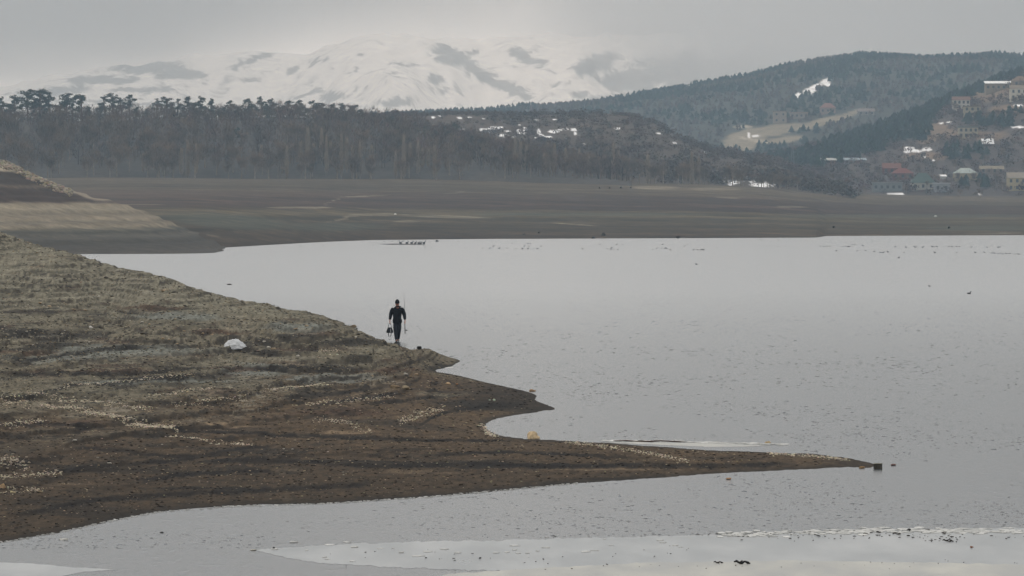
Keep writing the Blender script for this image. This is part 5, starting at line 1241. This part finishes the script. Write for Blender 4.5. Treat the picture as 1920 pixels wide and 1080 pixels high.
for s, kn, an, toe in ((-1, (-.075, -.09, .5), (-.03, -.16, .09), (-.04, -.31, .035)), (1, (.07, -.05, .5), (.03, .2, .13), (.035, .1, .04))):
    hp = pv((s * .085, 0, .84), .06, pel); k_ = pv(kn, .045, hp); a_ = pv(an, .03, k_); pv(toe, .022, a_)
    legs.append((s, kn, an, toe))
skin_mesh('body', Pv, Pe, Pr, m_skin, man, 2, 0)
# jacket: torso tube with sleeves, ends at hem and cuffs
J, Je, Jr = [], [], []
def jv(p, r, l=None):
    J.append(p); Jr.append(r)
    if l is not None: Je.append((l, len(J) - 1))
    return len(J) - 1
a0 = jv((0, .0, 1.14), (.225, .17)); a1 = jv((0, .0, .95), (.225, .17), a0); jv((.0, .0, .7), (.235, .17), a1); a2 = jv((0, -.01, 1.32), (.25, .18), a0); a3 = jv((0, -.03, 1.46), (.19, .14), a2); jv((0, -.06, 1.525), (.085, .085), a3)
for s, el, wr in ((-1, (-.285, .03, 1.16), (-.325, -.05, .935)), (1, (.3, .03, 1.17), (.335, -.06, .935))):
    sh = jv((s * .215, 0, 1.42), .125, a2); e = jv(el, .088, sh); jv(wr, .062, e)
skin_mesh('jacket', J, Je, Jr, m_jack, man, 2, 0)
T_, Te, Tr = [(0, 0, .88), (0, 0, 1.06)], [(0, 1)], [(.2, .15), (.17, .13)]
for s, kn, an, toe in legs:
    T_.append((s * .092, 0, .74)); Te.append((0, len(T_) - 1)); Tr.append(.125); T_.append(kn); Te.append((len(T_) - 2, len(T_) - 1)); Tr.append(.098); T_.append((an[0], an[1], an[2] - .04)); Te.append((len(T_) - 2, len(T_) - 1)); Tr.append(.075)
skin_mesh('trousers', T_, Te, Tr, m_trou, man, 2, 0)
for s, kn, an, toe in legs:
    sole = .045 if s < 0 else .05
    skin_mesh('boot', [(an[0], an[1] + .03, an[2] + .12), (an[0], an[1] + .03, max(.05, an[2] - .03)), (toe[0], (an[1] + toe[1]) / 2, sole), (toe[0], toe[1] + .03, sole - .005)], [(0, 1), (1, 2), (2, 3)], [.06, .052, .046, .04], m_shoe, man, 2, 1)
b = MB(); rings = []
for i in range(7):
    t = i / 6; z0 = 1.66 + .165 * t; r = math.sqrt(max(0, 1 - (t * .98) ** 2.6))
    rings.append([(.1 * r * math.cos(6.28319 * k / 16), -.105 + .122 * r * math.sin(6.28319 * k / 16), z0 + (.012 * math.sin(6.28319 * k / 16))) for k in range(16)])
b.add([p for q in rings for p in q], [(i * 16 + k, i * 16 + (k + 1) % 16, (i + 1) * 16 + (k + 1) % 16, (i + 1) * 16 + k) for i in range(6) for k in range(16)] + [tuple(96 + k for k in range(16))])
capo = link('cap', b.mesh('cap', m_capm, True), man)
b = MB(); pts = [(.085 * math.cos(a), -.2 - .075 * math.sin(a), 1.668 - .02 * math.sin(a)) for a in np.linspace(0, math.pi, 9)]
b.add(pts + [(p[0], p[1], p[2] - .012) for p in pts], [tuple(range(9)), tuple(range(17, 8, -1))] + [(i, i + 9, i + 10, i + 1) for i in range(8)]); link('brim', b.mesh('brim', m_capm), capo)
b = MB(); b.tube([(.075 * math.cos(a), -.075 + .075 * math.sin(a), 1.515 + .012 * math.cos(a)) for a in np.linspace(0, 6.2832, 15)], .03, 8); link('scarf', b.mesh('scarf', m_scarf, True), man)

# bag in his right hand (left in the picture)
bagm = mat_simple('black bag canvas', lin(26, 28, 32), .8, .15, 12, .25, .01, 40); silver = mat_simple('grey bag trim', lin(150, 152, 154), .6, .1, 8)
hx_, hy_, hz_ = hands[-1]
bag = empty('bag', (fx + hx_ * ps, fy + hy_ * ps, fz + (hz_ - .02) * ps)); bag.scale = (ps, ps, ps)
tag(bag, 'black carry bag with grey trim hanging from the man on his right hand', 'bag')
b = MB(); sec = []
for zz, hw, hd_ in ((-.195, .06, .04), (-.215, .085, .07), (-.28, .12, .095), (-.36, .145, .11), (-.41, .155, .115), (-.43, .145, .105)):
    sec.append([(hw * (abs(math.cos(a)) ** .6) * math.copysign(1, math.cos(a)), hd_ * (abs(math.sin(a)) ** .6) * math.copysign(1, math.sin(a)), zz) for a in np.linspace(0, 2 * math.pi, 20, endpoint=False)])
b.add([p for q in sec for p in q], [(i * 20 + (k + 1) % 20, i * 20 + k, (i + 1) * 20 + k, (i + 1) * 20 + (k + 1) % 20) for i in range(5) for k in range(20)] + [tuple(range(20)), tuple(100 + k for k in range(19, -1, -1))])
link('bag_body', b.mesh('bag_body', bagm, True), bag)
for s in (-1, 1):
    b = MB(); b.tube([(-.075, s * .03, -.22), (-.05, s * .02, -.1), (-.012, s * .004, .0), (.012, s * .004, .0), (.05, s * .02, -.1), (.075, s * .03, -.22)], .011, 6); link('handle', b.mesh('handle', bagm, True), bag)
b = MB(); b.add([(.02, -.106, -.25), (.05, -.102, -.25), (.062, -.122, -.41), (.03, -.124, -.41), (.02, -.09, -.25), (.05, -.088, -.25), (.062, -.1, -.41), (.03, -.1, -.41)], [(0, 3, 2, 1), (4, 5, 6, 7), (0, 1, 5, 4), (1, 2, 6, 5), (2, 3, 7, 6), (3, 0, 4, 7)]); link('trim', b.mesh('trim', silver), bag)
for s in (-1, 1):
    b = MB(); b.tube([(s * .06, 0, -.42), (s * .05, -.01, -.52), (s * .028, -.005, -.62)], [.018, .017, .012], 6); link('strap', b.mesh('strap', bagm, True), bag)
# fishing rod in his left hand
hx_, hy_, hz_ = hands[1]
rod = empty('fishing_rod', (fx + (hx_ - .012) * ps, fy + hy_ * ps, fz + hz_ * ps), 0); rod.scale = (ps, ps, ps)
tag(rod, 'thin black fishing rod with reel carried upright in his left hand', 'fishing rod')
rm = mat_simple('dark rod carbon', lin(30, 30, 32), .4, .1, 8)
b = MB(); b.tube([(.004, 0, -.1), (-.003, .005, .4), (-.02, .01, .9), (-.045, .02, 1.32)], [.011, .009, .006, .003], 6); link('rod_blank', b.mesh('rod_blank', rm), rod)
b = MB(); b.tube([(.002, 0, .05), (.006, 0, -.18), (.008, 0, -.22), (.012, 0, -.4), (.014, 0, -.5)], [.014, .014, .02, .019, .016], 8); link('grip', b.mesh('grip', mat_simple('grey cork grip', lin(70, 68, 66), .8, .2, 30)), rod)
b = MB(); b.tube([(.02, -.02, -.33), (.06, -.03, -.335), (.085, -.03, -.335)], [.012, .02, .034], 8); b.tube([(.085, -.03, -.335), (.12, -.03, -.34)], [.032, .02], 8); link('reel', b.mesh('reel', rm), rod)
for zz in (.35, .7, 1.0, 1.25):
    b = MB(); b.tube([(-.004 - .035 * (zz / 1.3) ** 2 + .012 + .01 * math.cos(a), .008, zz + .01 * math.sin(a)) for a in np.linspace(0, 6.2832, 9)], .002, 4); link('line_guide', b.mesh('line_guide', rm), rod)
